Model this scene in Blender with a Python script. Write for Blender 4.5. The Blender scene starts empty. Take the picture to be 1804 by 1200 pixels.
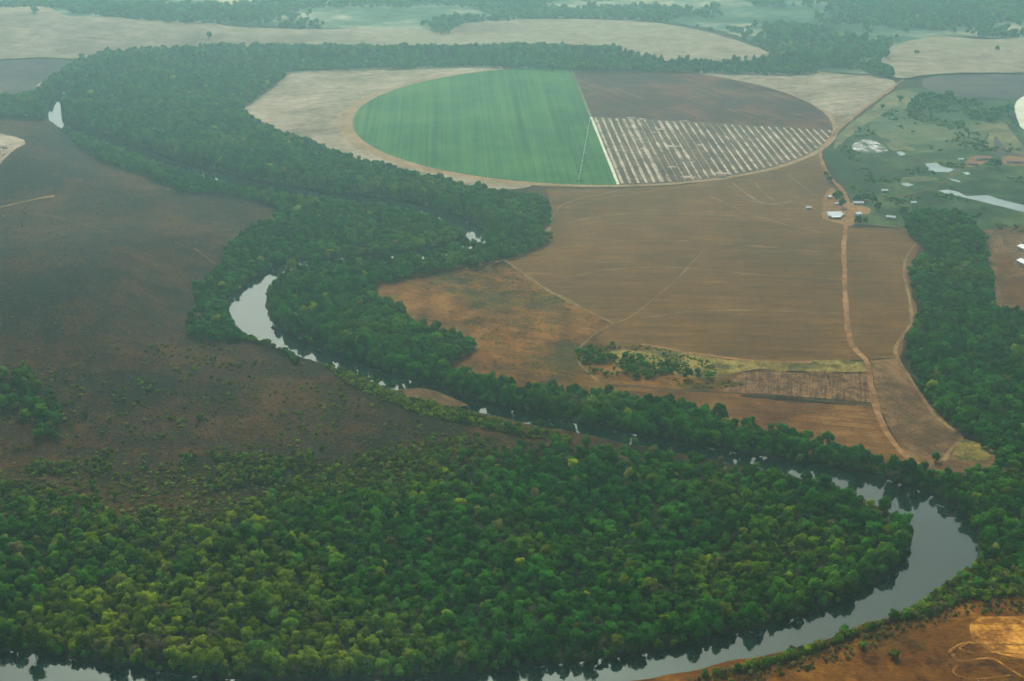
import bpy, bmesh, math, random
import numpy as np
from mathutils import Vector
from mathutils.geometry import delaunay_2d_cdt

R = math.radians
scn = bpy.context.scene
col = scn.collection

# ------------------------------------------------------------------ camera, sky, sun, exposure
CAM_H, PITCH, FOV = 580.0, 23.0, 40.0
cam_data = bpy.data.cameras.new('camera')
cam_data.sensor_fit = 'HORIZONTAL'
cam_data.angle = R(FOV)
cam_data.clip_start = 1.0
cam_data.clip_end = 60000.0
cam = bpy.data.objects.new('camera', cam_data)
col.objects.link(cam)
cam.location = (0, 0, CAM_H)
cam.rotation_euler = (R(90 - PITCH), 0, 0)
scn.camera = cam

SUN_EL, SUN_AZ = 42.0, -8.0          # azimuth from +Y (the view direction), positive to the right
world = bpy.data.worlds.new('World')
scn.world = world
world.use_nodes = True
wn = world.node_tree
wn.nodes.clear()
w_out = wn.nodes.new('ShaderNodeOutputWorld')
w_bg = wn.nodes.new('ShaderNodeBackground')
w_sky = wn.nodes.new('ShaderNodeTexSky')
w_sky.sky_type = 'NISHITA'
w_sky.sun_disc = False
w_sky.sun_elevation = R(SUN_EL)
w_sky.sun_rotation = R(SUN_AZ)
w_sky.altitude = 500
w_sky.air_density = 1.0
w_sky.dust_density = 8.0
w_sky.ozone_density = 1.0
w_bg.inputs['Strength'].default_value = 0.11
wn.links.new(w_sky.outputs[0], w_bg.inputs[0])
wn.links.new(w_bg.outputs[0], w_out.inputs[0])

sun_data = bpy.data.lights.new('sun', 'SUN')
sun_data.energy = 2.0
sun_data.angle = R(10)
sun_data.color = (1.0, 0.93, 0.80)
sun = bpy.data.objects.new('sun', sun_data)
col.objects.link(sun)
sdir = Vector((math.sin(R(SUN_AZ)) * math.cos(R(SUN_EL)), math.cos(R(SUN_AZ)) * math.cos(R(SUN_EL)), math.sin(R(SUN_EL))))
sun.rotation_euler = sdir.to_track_quat('Z', 'Y').to_euler()
sun.location = sdir * 3000

scn.view_settings.view_transform = 'Standard'
scn.view_settings.look = 'None'
scn.view_settings.gamma = 1.0
scn.view_settings.use_curve_mapping = False
scn.view_settings.exposure = 0.58
scn.render.engine = 'CYCLES'
scn.cycles.use_denoising = True
scn.cycles.max_bounces = 8
scn.cycles.diffuse_bounces = 3
scn.cycles.volume_bounces = 4
scn.cycles.transparent_max_bounces = 8

rng = np.random.default_rng(7)
random.seed(7)

# ------------------------------------------------------------------ mapping between the photograph and the land
PW, PH = 1804.0, 1200.0
FPX = PW / 2 / math.tan(R(FOV) / 2)
CP, SP = math.cos(R(PITCH)), math.sin(R(PITCH))


def vnoise(x, y, scale, seed=0):
    """smooth value noise 0..1 (numpy)"""
    x = np.asarray(x, float) / scale + seed * 17.31
    y = np.asarray(y, float) / scale + seed * 9.77
    xi, yi = np.floor(x), np.floor(y)
    fx, fy = x - xi, y - yi
    fx = fx * fx * (3 - 2 * fx)
    fy = fy * fy * (3 - 2 * fy)

    def h(a, b):
        v = np.sin(a * 127.1 + b * 311.7 + seed * 74.7) * 43758.5453
        return v - np.floor(v)
    a, b, c, d = h(xi, yi), h(xi + 1, yi), h(xi, yi + 1), h(xi + 1, yi + 1)
    return (a + (b - a) * fx) * (1 - fy) + (c + (d - c) * fx) * fy


def sstep(a, b, x):
    t = np.clip((np.asarray(x, float) - a) / (b - a), 0, 1)
    return t * t * (3 - 2 * t)


def flat_at(px, py, z=0.0):
    u = (px - PW / 2) / FPX
    v = -(py - PH / 2) / FPX
    dy, dz = CP + v * SP, -SP + v * CP
    t = (z - CAM_H) / dz
    return u * t, dy * t


def catmull(pts, step, closed):
    p = np.array(pts, float)
    n = len(p)
    out = []
    rngi = range(n) if closed else range(n - 1)
    for i in rngi:
        if closed:
            a, b, c, d = p[(i - 1) % n], p[i], p[(i + 1) % n], p[(i + 2) % n]
        else:
            a, b, c, d = p[max(i - 1, 0)], p[i], p[i + 1], p[min(i + 2, n - 1)]
        m = max(1, int(np.hypot(*(c[:2] - b[:2])) / step))
        for k in range(m):
            t = k / m
            out.append(0.5 * ((2 * b) + (-a + c) * t + (2 * a - 5 * b + 4 * c - d) * t * t + (-a + 3 * b - 3 * c + d) * t ** 3))
    if not closed:
        out.append(p[-1])
    return np.array(out)


# the river: centre line in the photograph, width in metres
_RIVER = [(1900, 95, 34), (1500, 112, 34), (1250, 116, 34), (1100, 104, 34), (900, 102, 34), (700, 100, 34), (500, 106, 34), (330, 110, 34), (230, 120, 34), (160, 143, 34), (108, 176, 33),
          (97, 207, 24), (140, 231, 30), (220, 259, 34), (300, 291, 38), (400, 318, 40), (500, 338, 42), (600, 351, 40), (690, 361, 36),
          (770, 381, 36), (822, 400, 34), (840, 416, 34), (822, 430, 34), (760, 447, 34), (680, 456, 36), (600, 463, 36), (520, 472, 38),
          (468, 498, 38), (440, 528, 42), (438, 556, 44), (464, 584, 38), (522, 613, 28), (604, 641, 27), (680, 669, 27), (740, 687, 27),
          (830, 714, 22), (950, 741, 22), (1080, 767, 22), (1220, 794, 23), (1380, 823, 28), (1490, 847, 38), (1590, 880, 50), (1650, 920, 54),
          (1664, 962, 53), (1630, 1012, 46), (1563, 1057, 39), (1482, 1093, 37), (1382, 1126, 37), (1272, 1154, 38), (1150, 1181, 40),
          (1000, 1206, 48), (800, 1230, 48), (600, 1236, 46), (400, 1232, 42), (220, 1209, 40), (80, 1187, 40), (-60, 1169, 40), (-300, 1150, 40)]
_rw = np.array([(*flat_at(a, b, -1.5), c) for a, b, c in _RIVER])
RIV = catmull(_rw, 9.0, False)


# low hills of the scrub country (px centre, radius along x, along y in metres, height)
_HILLS = []
for hx, hy, rx, ry, hh in [(120, 500, 330, 330, 34), (-150, 620, 380, 330, 30), (240, 345, 210, 190, 16), (20, 300, 260, 190, 18),
                           (30, 60, 900, 420, 40), (-350, 250, 500, 600, 40)]:
    wx, wy = flat_at(hx, hy)
    _HILLS.append((wx, wy, rx, ry, hh))


def height(x, y):
    """terrain height: low hills on the scrub side and far away, level in the valley"""
    x = np.asarray(x, float)
    y = np.asarray(y, float)
    z = np.zeros_like(x + y)
    for wx, wy, rx, ry, hh in _HILLS:
        q = ((x - wx) / rx) ** 2 + ((y - wy) / ry) ** 2
        z = z + hh * np.where(q < 1, (1 - np.clip(q, 0, 1)) ** 2, 0)
    m = np.atleast_1d(z > 0)
    if m.any():
        z = np.atleast_1d(z)
        xm = np.broadcast_to(x, z.shape)[m]
        ym = np.broadcast_to(y, z.shape)[m]
        rdm = np.empty(len(xm))
        for s_ in range(0, len(xm), 20000):
            dd = np.hypot(xm[s_:s_ + 20000, None] - RIV[None, ::3, 0], ym[s_:s_ + 20000, None] - RIV[None, ::3, 1])
            rdm[s_:s_ + 20000] = dd.min(1)
        z[m] *= sstep(35, 190, rdm)
        if np.ndim(x) == 0:
            z = z[0]
    far = sstep(3300, 5200, y)
    z = z + far * (70 * vnoise(x, y, 1300, 3) + 60 * sstep(4000, 9000, y) * vnoise(x, y, 2600, 5))
    return z


def at(px, py, z=0.0):
    """the point of the land that the photograph shows at a pixel (z: height above the land)"""
    h = 0.0
    for _ in range(12):
        x, y = flat_at(px, py, h + z)
        h = 0.5 * h + 0.5 * float(height(x, y))
    return float(x), float(y)


def proj(x, y, z):
    yy, zz = np.asarray(y, float), np.asarray(z, float) - CAM_H
    zc = yy * CP - zz * SP
    yc = yy * SP + zz * CP
    return PW / 2 + FPX * np.asarray(x, float) / zc, PH / 2 - FPX * yc / zc


def densify(pts, step, closed):
    p = np.array(pts, float)
    n = len(p)
    out = []
    for i in range(n if closed else n - 1):
        b, c = p[i], p[(i + 1) % n]
        m = max(1, int(np.hypot(*(c[:2] - b[:2])) / step))
        for k in range(m):
            out.append(b + (c - b) * k / m)
    if not closed:
        out.append(p[-1])
    return np.array(out)


def inside(x, y, poly):
    x = np.asarray(x, float)
    y = np.asarray(y, float)
    r = np.zeros(x.shape, bool)
    n = len(poly)
    j = n - 1
    for i in range(n):
        xi, yi = poly[i][0], poly[i][1]
        xj, yj = poly[j][0], poly[j][1]
        c = ((yi > y) != (yj > y)) & (x < (xj - xi) * (y - yi) / (yj - yi + 1e-12) + xi)
        r ^= c
        j = i
    return r


# ------------------------------------------------------------------ materials
def new_mat(name):
    m = bpy.data.materials.new(name)
    m.use_nodes = True
    nt = m.node_tree
    nt.nodes.clear()
    out = nt.nodes.new('ShaderNodeOutputMaterial')
    return m, nt, out


def ramp_node(nt, stops, fac):
    r = nt.nodes.new('ShaderNodeValToRGB')
    e = r.color_ramp.elements
    while len(e) < len(stops):
        e.new(0.5)
    for k, (p, c) in enumerate(stops):
        e[k].position = p
        e[k].color = (c[0], c[1], c[2], 1)
    nt.links.new(fac, r.inputs[0])
    return r.outputs[0]


def math_node(nt, op, a, b=None, clamp=False):
    n = nt.nodes.new('ShaderNodeMath')
    n.operation = op
    n.use_clamp = clamp
    for k, v in enumerate((a, b)):
        if v is None:
            continue
        if isinstance(v, (int, float)):
            n.inputs[k].default_value = v
        else:
            nt.links.new(v, n.inputs[k])
    return n.outputs[0]


def noise_node(nt, vec, size, detail=3.0, rough=0.55):
    n = nt.nodes.new('ShaderNodeTexNoise')
    n.inputs['Scale'].default_value = 1.0 / size
    n.inputs['Detail'].default_value = detail
    n.inputs['Roughness'].default_value = rough
    nt.links.new(vec, n.inputs['Vector'])
    return n.outputs['Fac']


def stretched(nt, vec, angle, length, width):
    """coordinates for streaks that run along a ground direction"""
    m = nt.nodes.new('ShaderNodeMapping')
    m.vector_type = 'TEXTURE'
    m.inputs['Rotation'].default_value = (0, 0, angle)
    m.inputs['Scale'].default_value = (length, width, 1e4)
    nt.links.new(vec, m.inputs['Vector'])
    n = nt.nodes.new('ShaderNodeTexNoise')
    n.inputs['Scale'].default_value = 1.0
    n.inputs['Detail'].default_value = 3.0
    n.inputs['Roughness'].default_value = 0.6
    nt.links.new(m.outputs[0], n.inputs['Vector'])
    return n.outputs['Fac']


def soil(name, stops, sizes=(90, 14, 2.5), weights=(1.0, 0.8, 0.6), streaks=(), contrast=1.0, patch=None, bump=0.4, rough=0.95, spread=1.45):
    """earth, grass or stubble: several sizes of mottling, optional streaks along a direction, optional patches of a second ramp"""
    m, nt, out = new_mat(name)
    tc = nt.nodes.new('ShaderNodeTexCoord')
    vec = tc.outputs['Object']

    def widen(st):
        mean = [sum(c[k] for _, c in st) / len(st) for k in range(3)]
        return [(p, [min(0.92, max(c[k] * 0.35, mean[k] + spread * (c[k] - mean[k]))) for k in range(3)]) for p, c in st]
    stops = widen(stops)
    if patch:
        patch = (patch[0], patch[1], patch[2], widen(patch[3]))
    acc = None
    tot = 0.0
    for s, w in zip(sizes, weights):
        v = math_node(nt, 'MULTIPLY', math_node(nt, 'SUBTRACT', noise_node(nt, vec, s), 0.5), w)
        acc = v if acc is None else math_node(nt, 'ADD', acc, v)
        tot += w
    for (ang, ln, wd, w) in streaks:
        v = math_node(nt, 'MULTIPLY', math_node(nt, 'SUBTRACT', stretched(nt, vec, ang, ln, wd), 0.5), w)
        acc = math_node(nt, 'ADD', acc, v)
        tot += w
    fac = math_node(nt, 'ADD', math_node(nt, 'MULTIPLY', acc, 3.8 * contrast / math.sqrt(tot)), 0.5, clamp=True)
    colr = ramp_node(nt, stops, fac)
    if patch:
        psize, lo, hi, pstops = patch
        pm = noise_node(nt, vec, psize, 4.0, 0.6)
        mr = nt.nodes.new('ShaderNodeMapRange')
        mr.interpolation_type = 'SMOOTHSTEP'
        mr.inputs['From Min'].default_value = lo
        mr.inputs['From Max'].default_value = hi
        nt.links.new(pm, mr.inputs['Value'])
        mx = nt.nodes.new('ShaderNodeMix')
        mx.data_type = 'RGBA'
        nt.links.new(mr.outputs[0], mx.inputs['Factor'])
        nt.links.new(colr, mx.inputs['A'])
        nt.links.new(ramp_node(nt, pstops, fac), mx.inputs['B'])
        colr = mx.outputs['Result']
    b = nt.nodes.new('ShaderNodeBsdfPrincipled')
    nt.links.new(colr, b.inputs['Base Color'])
    b.inputs['Roughness'].default_value = rough
    b.inputs['Specular IOR Level'].default_value = 0.1
    if bump:
        bp = nt.nodes.new('ShaderNodeBump')
        bp.inputs['Strength'].default_value = bump
        bp.inputs['Distance'].default_value = 1.0
        nt.links.new(fac, bp.inputs['Height'])
        nt.links.new(bp.outputs[0], b.inputs['Normal'])
    nt.links.new(b.outputs[0], out.inputs['Surface'])
    return m


def plain(name, c, rough=0.8, spec=0.3, var=0.15, size=1.5, metal=0.0):
    m, nt, out = new_mat(name)
    tc = nt.nodes.new('ShaderNodeTexCoord')
    n = noise_node(nt, tc.outputs['Object'], size, 4.0)
    cc = ramp_node(nt, [(0.3, [v * (1 - var) for v in c]), (0.7, [min(1, v * (1 + var)) for v in c])], n)
    b = nt.nodes.new('ShaderNodeBsdfPrincipled')
    nt.links.new(cc, b.inputs['Base Color'])
    b.inputs['Roughness'].default_value = rough
    b.inputs['Specular IOR Level'].default_value = spec
    b.inputs['Metallic'].default_value = metal
    nt.links.new(b.outputs[0], out.inputs['Surface'])
    return m


def leaf_material(name):
    """foliage; the species tint (0 deep green .. 0.55 olive .. 0.8 yellow green .. 1 grey-brown) comes with each tree"""
    m, nt, out = new_mat(name)
    at_ = nt.nodes.new('ShaderNodeAttribute')
    at_.attribute_type = 'INSTANCER'
    at_.attribute_name = 'tint'
    base = ramp_node(nt, [(0.0, (0.024, 0.150, 0.012)), (0.25, (0.062, 0.205, 0.012)), (0.5, (0.150, 0.232, 0.010)),
                          (0.72, (0.215, 0.290, 0.012)), (0.86, (0.300, 0.360, 0.018)), (1.0, (0.150, 0.120, 0.060))], at_.outputs['Fac'])
    oi = nt.nodes.new('ShaderNodeObjectInfo')
    tc = nt.nodes.new('ShaderNodeTexCoord')
    nz = noise_node(nt, tc.outputs['Object'], 1.6, 2.0)
    rnd = math_node(nt, 'POWER', oi.outputs['Random'], 1.6)
    val = math_node(nt, 'ADD', math_node(nt, 'MULTIPLY', rnd, 1.0), math_node(nt, 'MULTIPLY', nz, 0.9))
    val = math_node(nt, 'ADD', val, 0.15)
    hsv = nt.nodes.new('ShaderNodeHueSaturation')
    nt.links.new(base, hsv.inputs['Color'])
    nt.links.new(val, hsv.inputs['Value'])
    d = nt.nodes.new('ShaderNodeBsdfDiffuse')
    t = nt.nodes.new('ShaderNodeBsdfTranslucent')
    mx = nt.nodes.new('ShaderNodeMixShader')
    mx.inputs[0].default_value = 0.36
    nt.links.new(hsv.outputs[0], d.inputs[0])
    nt.links.new(hsv.outputs[0], t.inputs[0])
    nt.links.new(d.outputs[0], mx.inputs[1])
    nt.links.new(t.outputs[0], mx.inputs[2])
    nt.links.new(mx.outputs[0], out.inputs['Surface'])
    return m


def water_material(name, base, rough=0.04):
    m, nt, out = new_mat(name)
    tc = nt.nodes.new('ShaderNodeTexCoord')
    b = nt.nodes.new('ShaderNodeBsdfPrincipled')
    n = noise_node(nt, tc.outputs['Object'], 60.0, 2.0)
    cc = ramp_node(nt, [(0.35, [v * 0.8 for v in base]), (0.65, [v * 1.25 for v in base])], n)
    nt.links.new(cc, b.inputs['Base Color'])
    b.inputs['Roughness'].default_value = rough
    b.inputs['IOR'].default_value = 1.33
    b.inputs['Specular IOR Level'].default_value = 0.62
    b.inputs['Specular Tint'].default_value = (0.70, 1.0, 0.90, 1.0)
    bp = nt.nodes.new('ShaderNodeBump')
    bp.inputs['Strength'].default_value = 0.03
    bp.inputs['Distance'].default_value = 0.3
    nt.links.new(noise_node(nt, tc.outputs['Object'], 3.0, 3.0), bp.inputs['Height'])
    nt.links.new(bp.outputs[0], b.inputs['Normal'])
    nt.links.new(b.outputs[0], out.inputs['Surface'])
    return m


# ------------------------------------------------------------------ object helpers
def mesh_obj(name, verts, faces, mat, parent=None, smooth=False):
    me = bpy.data.meshes.new(name)
    me.from_pydata([tuple(map(float, v)) for v in verts], [], [tuple(map(int, f)) for f in faces])
    me.update()
    if smooth:
        me.polygons.foreach_set('use_smooth', [True] * len(me.polygons))
    if mat:
        me.materials.append(mat)
    o = bpy.data.objects.new(name, me)
    col.objects.link(o)
    if parent:
        o.parent = parent
    return o


def tag(o, label=None, cat=None, group=None, kind=None):
    if label:
        o['label'] = label
    if cat:
        o['category'] = cat
    if group:
        o['group'] = group
    if kind:
        o['kind'] = kind
    return o


def empty(name, loc, rz=0.0):
    o = bpy.data.objects.new(name, None)
    col.objects.link(o)
    o.location = loc
    o.rotation_euler = (0, 0, rz)
    return o


def world_poly(pts, curved=True, rough=0.0, step=10.0, z=0.0, seed=1):
    w = [at(px, py, z) for px, py in pts]
    p = catmull(w, step, True) if curved else densify(w, step, True)
    if rough:
        a = vnoise(p[:, 0], p[:, 1], 22, seed) - 0.5
        b = vnoise(p[:, 0], p[:, 1], 22, seed + 3) - 0.5
        c = vnoise(p[:, 0], p[:, 1], 7, seed + 5) - 0.5
        p = p + np.c_[a + 0.5 * c, b + 0.5 * c] * 2 * rough
    return p


def drape(name, poly, lift, mat, label=None, kind='structure', parent=None, inner=30.0):
    """a sheet that lies on the land inside an outline"""
    poly = [Vector((float(a), float(b))) for a, b in poly]
    n = len(poly)
    pts = list(poly)
    xs = np.array([p.x for p in poly])
    ys = np.array([p.y for p in poly])
    if np.abs(height(xs, ys)).max() > 0.01 or abs(float(height(xs.mean(), ys.mean()))) > 0.01:
        gx, gy = np.meshgrid(np.arange(xs.min(), xs.max(), inner), np.arange(ys.min(), ys.max(), inner))
        gx, gy = gx.ravel(), gy.ravel()
        k = inside(gx, gy, list(zip(xs, ys)))
        pts += [Vector((float(a), float(b))) for a, b in zip(gx[k], gy[k])]
    v, _, f, _, _, _ = delaunay_2d_cdt(pts, [], [list(range(n))], 1, 1e-4)
    vx = np.array([p.x for p in v])
    vy = np.array([p.y for p in v])
    vz = height(vx, vy) + lift
    fs = []
    for t in f:
        a, b, c = t[0], t[1], t[2]
        if (vx[b] - vx[a]) * (vy[c] - vy[a]) - (vy[b] - vy[a]) * (vx[c] - vx[a]) < 0:
            t = t[::-1]
        fs.append(t)
    o = mesh_obj(name, np.c_[vx, vy, vz], fs, mat, parent)
    if parent is None:
        tag(o, label, None, None, kind)
    return o


def ribbon(name, pts, width, lift, mat, label=None, parent=None, curved=True, rough=0.6, kind='structure', world_pts=False, step=8.0):
    """a track: a strip that follows a line over the land"""
    w = pts if world_pts else [at(px, py) for px, py in pts]
    p = catmull(w, step, False) if curved else densify(w, step, False)
    d = np.gradient(p, axis=0)
    d /= np.hypot(d[:, 0], d[:, 1])[:, None] + 1e-9
    nrm = np.c_[-d[:, 1], d[:, 0]]
    wl = width / 2 + rough * (vnoise(p[:, 0], p[:, 1], 15, 2) - 0.5) * 2
    wr = width / 2 + rough * (vnoise(p[:, 0], p[:, 1], 15, 4) - 0.5) * 2
    off = (vnoise(p[:, 0], p[:, 1], 60, 8) - 0.5) * rough
    rows = [p + nrm * (wl + off)[:, None], p + nrm * off[:, None], p - nrm * (wr - off)[:, None]]
    vs, fs = [], []
    for q in rows:
        z = height(q[:, 0], q[:, 1]) + lift
        vs.append(np.c_[q, z])
    n = len(p)
    vs = np.concatenate(vs)
    for r in range(2):
        for i in range(n - 1):
            a, b = r * n + i, (r + 1) * n + i
            fs.append((b, b + 1, a + 1, a))
    o = mesh_obj(name, vs, fs, mat, parent)
    if parent is None:
        tag(o, label, None, None, kind)
    return o


# ------------------------------------------------------------------ the river and the land
def river_distance(x, y):
    """metres to the water's edge, negative on the water"""
    x = np.asarray(x, float).ravel()
    y = np.asarray(y, float).ravel()
    out = np.full(x.shape, 999.0)
    for s in range(0, len(x), 20000):
        sl = slice(s, s + 20000)
        dx = x[sl, None] - RIV[None, :, 0]
        dy = y[sl, None] - RIV[None, :, 1]
        out[sl] = (np.sqrt(dx * dx + dy * dy) - RIV[None, :, 2] / 2).min(1)
    return out + 3.0 * (vnoise(x, y, 18, 11) - 0.5) + 1.6 * (vnoise(x, y, 6, 12) - 0.5)


M_SCRUB = soil('scrub_earth', [(0.12, (0.012, 0.011, 0.002)), (0.38, (0.024, 0.016, 0.005)), (0.6, (0.039, 0.019, 0.005)), (0.9, (0.062, 0.030, 0.007))],
               sizes=(150, 22, 5, 2.0), weights=(1.1, 0.8, 0.9, 0.9), contrast=1.0,
               patch=(260, 0.50, 0.62, [(0.1, (0.010, 0.011, 0.002)), (0.5, (0.021, 0.017, 0.005)), (0.9, (0.048, 0.027, 0.005))]), bump=0.8)


M_FLOOR = soil('leaf_litter', [(0.1, (0.012, 0.016, 0.007)), (0.9, (0.035, 0.036, 0.016))], sizes=(20, 5, 2))


def build_ground():
    ys = [-900.0, -500, -200, 0, 200, 400, 550, 650, 700]
    y = 720.0
    while y < 2250:
        ys.append(y)
        y += 3.2
    d = 3.4
    while y < 24000:
        ys.append(y)
        y += d
        d *= 1.045
    ys = np.array(ys)
    td = np.linspace(-0.335, 0.335, 470)
    to = 0.335 + np.cumsum(0.004 * 1.16 ** np.arange(36))
    ts = np.concatenate([-to[::-1], td, to])
    X = ts[None, :] * (ys[:, None] + 1000.0)
    Y = np.repeat(ys[:, None], len(ts), 1)
    shp = X.shape
    x, y = X.ravel(), Y.ravel()
    z = height(x, y)
    near = (y > 690) & (y < 3800) & (np.abs(x) < 1900)
    rd = np.full(x.shape, 999.0)
    rd[near] = river_distance(x[near], y[near])
    z = z + np.where(rd < 4, -4.0 * (1 - sstep(-6.0, 3.0, rd)), 0)
    nr, nc = shp
    idx = np.arange(nr * nc).reshape(nr, nc)
    quads = np.stack([idx[:-1, :-1], idx[:-1, 1:], idx[1:, 1:], idx[1:, :-1]], -1).reshape(-1, 4)
    me = bpy.data.meshes.new('ground')
    me.vertices.add(nr * nc)
    me.vertices.foreach_set('co', np.c_[x, y, z].astype(np.float32).ravel())
    me.loops.add(len(quads) * 4)
    me.loops.foreach_set('vertex_index', quads.ravel().astype(np.int32))
    me.polygons.add(len(quads))
    me.polygons.foreach_set('loop_start', np.arange(0, len(quads) * 4, 4, dtype=np.int32))
    me.polygons.foreach_set('use_smooth', np.ones(len(quads), bool))
    me.update(calc_edges=True)
    me.materials.append(M_SCRUB)
    me.materials.append(M_FLOOR)
    o = bpy.data.objects.new('ground', me)
    col.objects.link(o)
    tag(o, 'rolling brown and dull green scrubland on both sides of the river', None, None, 'structure')


build_ground()

M_WATER = water_material('river_water', (0.006, 0.020, 0.013))


def build_river():
    p = RIV[:, :2]
    d = np.gradient(p, axis=0)
    d /= np.hypot(d[:, 0], d[:, 1])[:, None]
    n = np.c_[-d[:, 1], d[:, 0]]
    # smooth normals so that the wide strip does not fold in the bends
    hw = RIV[:, 2] / 2 + 5.5
    l, r = p + n * hw[:, None], p - n * hw[:, None]
    vs = np.concatenate([np.c_[l, np.full(len(l), -1.5)], np.c_[r, np.full(len(l), -1.5)]])
    k = len(p)
    fs = [(k + i, k + i + 1, i + 1, i) for i in range(k - 1)]
    o = mesh_obj('river', vs, fs, M_WATER)
    tag(o, 'smooth meandering river, dark under the trees and pale where it mirrors the sky', None, None, 'structure')


build_river()

# ------------------------------------------------------------------ fields
CX, CY = flat_at(1040.5, 205.5)          # the hub of the irrigated circle
CR = 400.0
ROW_ANG = R(-87.3)                       # direction of the straw rows and of the sector boundary


def ring(r, a0, a1, step=6.0):
    n = max(3, int(abs(a1 - a0) * r / step))
    a = np.linspace(a0, a1, n + 1)
    return np.c_[CX + r * np.cos(a), CY + r * np.sin(a)]


DRY = [(0.1, (0.195, 0.145, 0.085)), (0.4, (0.265, 0.205, 0.125)), (0.65, (0.325, 0.255, 0.160)), (0.9, (0.40, 0.322, 0.215))]
M_DRY = soil('dry_grass', DRY, sizes=(120, 18, 3), weights=(1, 0.7, 0.4), streaks=((R(25), 160, 5, 0.8),), contrast=0.8)
M_DRY2 = soil('dry_grass_pale', DRY, sizes=(160, 30, 4), weights=(1, 0.7, 0.4), streaks=((R(-8), 220, 7, 0.6),), contrast=0.7,
              patch=(160, 0.5, 0.64, [(0.1, (0.123, 0.118, 0.071)), (0.9, (0.247, 0.201, 0.104))]))
M_RING = soil('bare_track', [(0.1, (0.236, 0.146, 0.066)), (0.5, (0.307, 0.196, 0.093)), (0.9, (0.377, 0.254, 0.125))], sizes=(40, 8, 2), contrast=0.7)
M_CROP = soil('young_crop', [(0.1, (0.021, 0.094, 0.022)), (0.4, (0.030, 0.123, 0.029)), (0.65, (0.040, 0.142, 0.030)), (0.92, (0.065, 0.161, 0.037))],
              sizes=(190, 45, 6), weights=(1.3, 0.7, 0.5), streaks=((ROW_ANG, 700, 5.0, 1.3), (ROW_ANG, 900, 15, 0.9)), contrast=0.85, bump=0.2)
M_PLOW = soil('turned_soil', [(0.1, (0.041, 0.014, 0.008)), (0.4, (0.058, 0.020, 0.011)), (0.65, (0.074, 0.025, 0.014)), (0.95, (0.124, 0.044, 0.021))],
              sizes=(130, 30, 5), weights=(1.3, 0.8, 0.4), streaks=((R(-62), 500, 5, 1.2), (R(-62), 400, 14, 0.9)), contrast=1.0,
              patch=(120, 0.6, 0.72, [(0.1, (0.095, 0.033, 0.016)), (0.9, (0.167, 0.060, 0.027))]))
M_STUB = soil('dark_stubble', [(0.1, (0.068, 0.042, 0.023)), (0.5, (0.100, 0.063, 0.034)), (0.9, (0.176, 0.116, 0.060))],
              sizes=(60, 12, 3), weights=(0.8, 0.8, 0.7), streaks=((ROW_ANG, 160, 2.2, 1.0),), contrast=0.8)
M_STRAW = soil('straw', [(0.1, (0.220, 0.173, 0.116)), (0.45, (0.374, 0.302, 0.210)), (0.8, (0.506, 0.421, 0.304))], sizes=(30, 7, 2), contrast=0.9)
M_WHITE = soil('white_strip', [(0.1, (0.600, 0.580, 0.400)), (0.9, (0.780, 0.760, 0.544))], sizes=(20, 5, 2), contrast=0.8)
M_BROWN = soil('harvested_field', [(0.08, (0.078, 0.036, 0.007)), (0.35, (0.108, 0.051, 0.008)), (0.62, (0.137, 0.065, 0.012)), (0.93, (0.192, 0.096, 0.019))],
               sizes=(210, 40, 7), weights=(0.8, 0.6, 0.6), streaks=((R(2), 60, 6, 0.9), (R(-6), 120, 14, 0.7), (R(12), 30, 3.5, 0.7)), contrast=0.5,
               patch=(190, 0.52, 0.66, [(0.1, (0.066, 0.033, 0.007)), (0.9, (0.134, 0.069, 0.013))]), bump=0.5)
M_ROUGH = soil('rough_pasture', [(0.08, (0.063, 0.028, 0.003)), (0.35, (0.113, 0.046, 0.005)), (0.62, (0.153, 0.061, 0.008)), (0.93, (0.218, 0.095, 0.013))],
               sizes=(110, 22, 5, 2), weights=(0.9, 0.9, 0.7, 0.5), streaks=((R(-30), 120, 9, 0.5),), contrast=0.9,
               patch=(95, 0.5, 0.64, [(0.1, (0.038, 0.031, 0.004)), (0.5, (0.071, 0.047, 0.005)), (0.9, (0.129, 0.071, 0.009))]), bump=0.6)
M_RED = soil('red_soil', [(0.1, (0.087, 0.035, 0.007)), (0.4, (0.121, 0.051, 0.010)), (0.7, (0.153, 0.067, 0.014)), (0.95, (0.206, 0.097, 0.023))],
             sizes=(90, 18, 3), weights=(0.9, 0.8, 0.7), streaks=((R(-12), 120, 4, 0.8),), contrast=0.8)
M_STUB2 = soil('plot_stubble', [(0.1, (0.085, 0.042, 0.016)), (0.45, (0.125, 0.064, 0.025)), (0.9, (0.214, 0.119, 0.046))],
               sizes=(60, 10, 2.5), weights=(0.7, 0.9, 0.9), streaks=((R(78), 40, 2.2, 0.9),), contrast=0.9)
M_GREYPLOT = soil('grey_plot', [(0.1, (0.088, 0.046, 0.016)), (0.5, (0.124, 0.066, 0.023)), (0.9, (0.192, 0.106, 0.038))],
                  sizes=(70, 14, 3), weights=(0.8, 0.8, 0.7), streaks=((R(-65), 90, 4, 0.5),), contrast=0.85)
M_YELLOW = soil('yellow_grass', [(0.1, (0.122, 0.093, 0.017)), (0.5, (0.193, 0.145, 0.029)), (0.9, (0.271, 0.207, 0.046))],
                sizes=(50, 12, 3), weights=(0.9, 0.9, 0.7), contrast=0.9, patch=(30, 0.5, 0.6, [(0.1, (0.050, 0.055, 0.013)), (0.9, (0.128, 0.104, 0.023))]))
M_ROAD = soil('red_dirt_road', [(0.1, (0.185, 0.089, 0.029)), (0.5, (0.253, 0.126, 0.043)), (0.9, (0.332, 0.185, 0.068))], sizes=(50, 9, 2), contrast=0.8)
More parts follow.
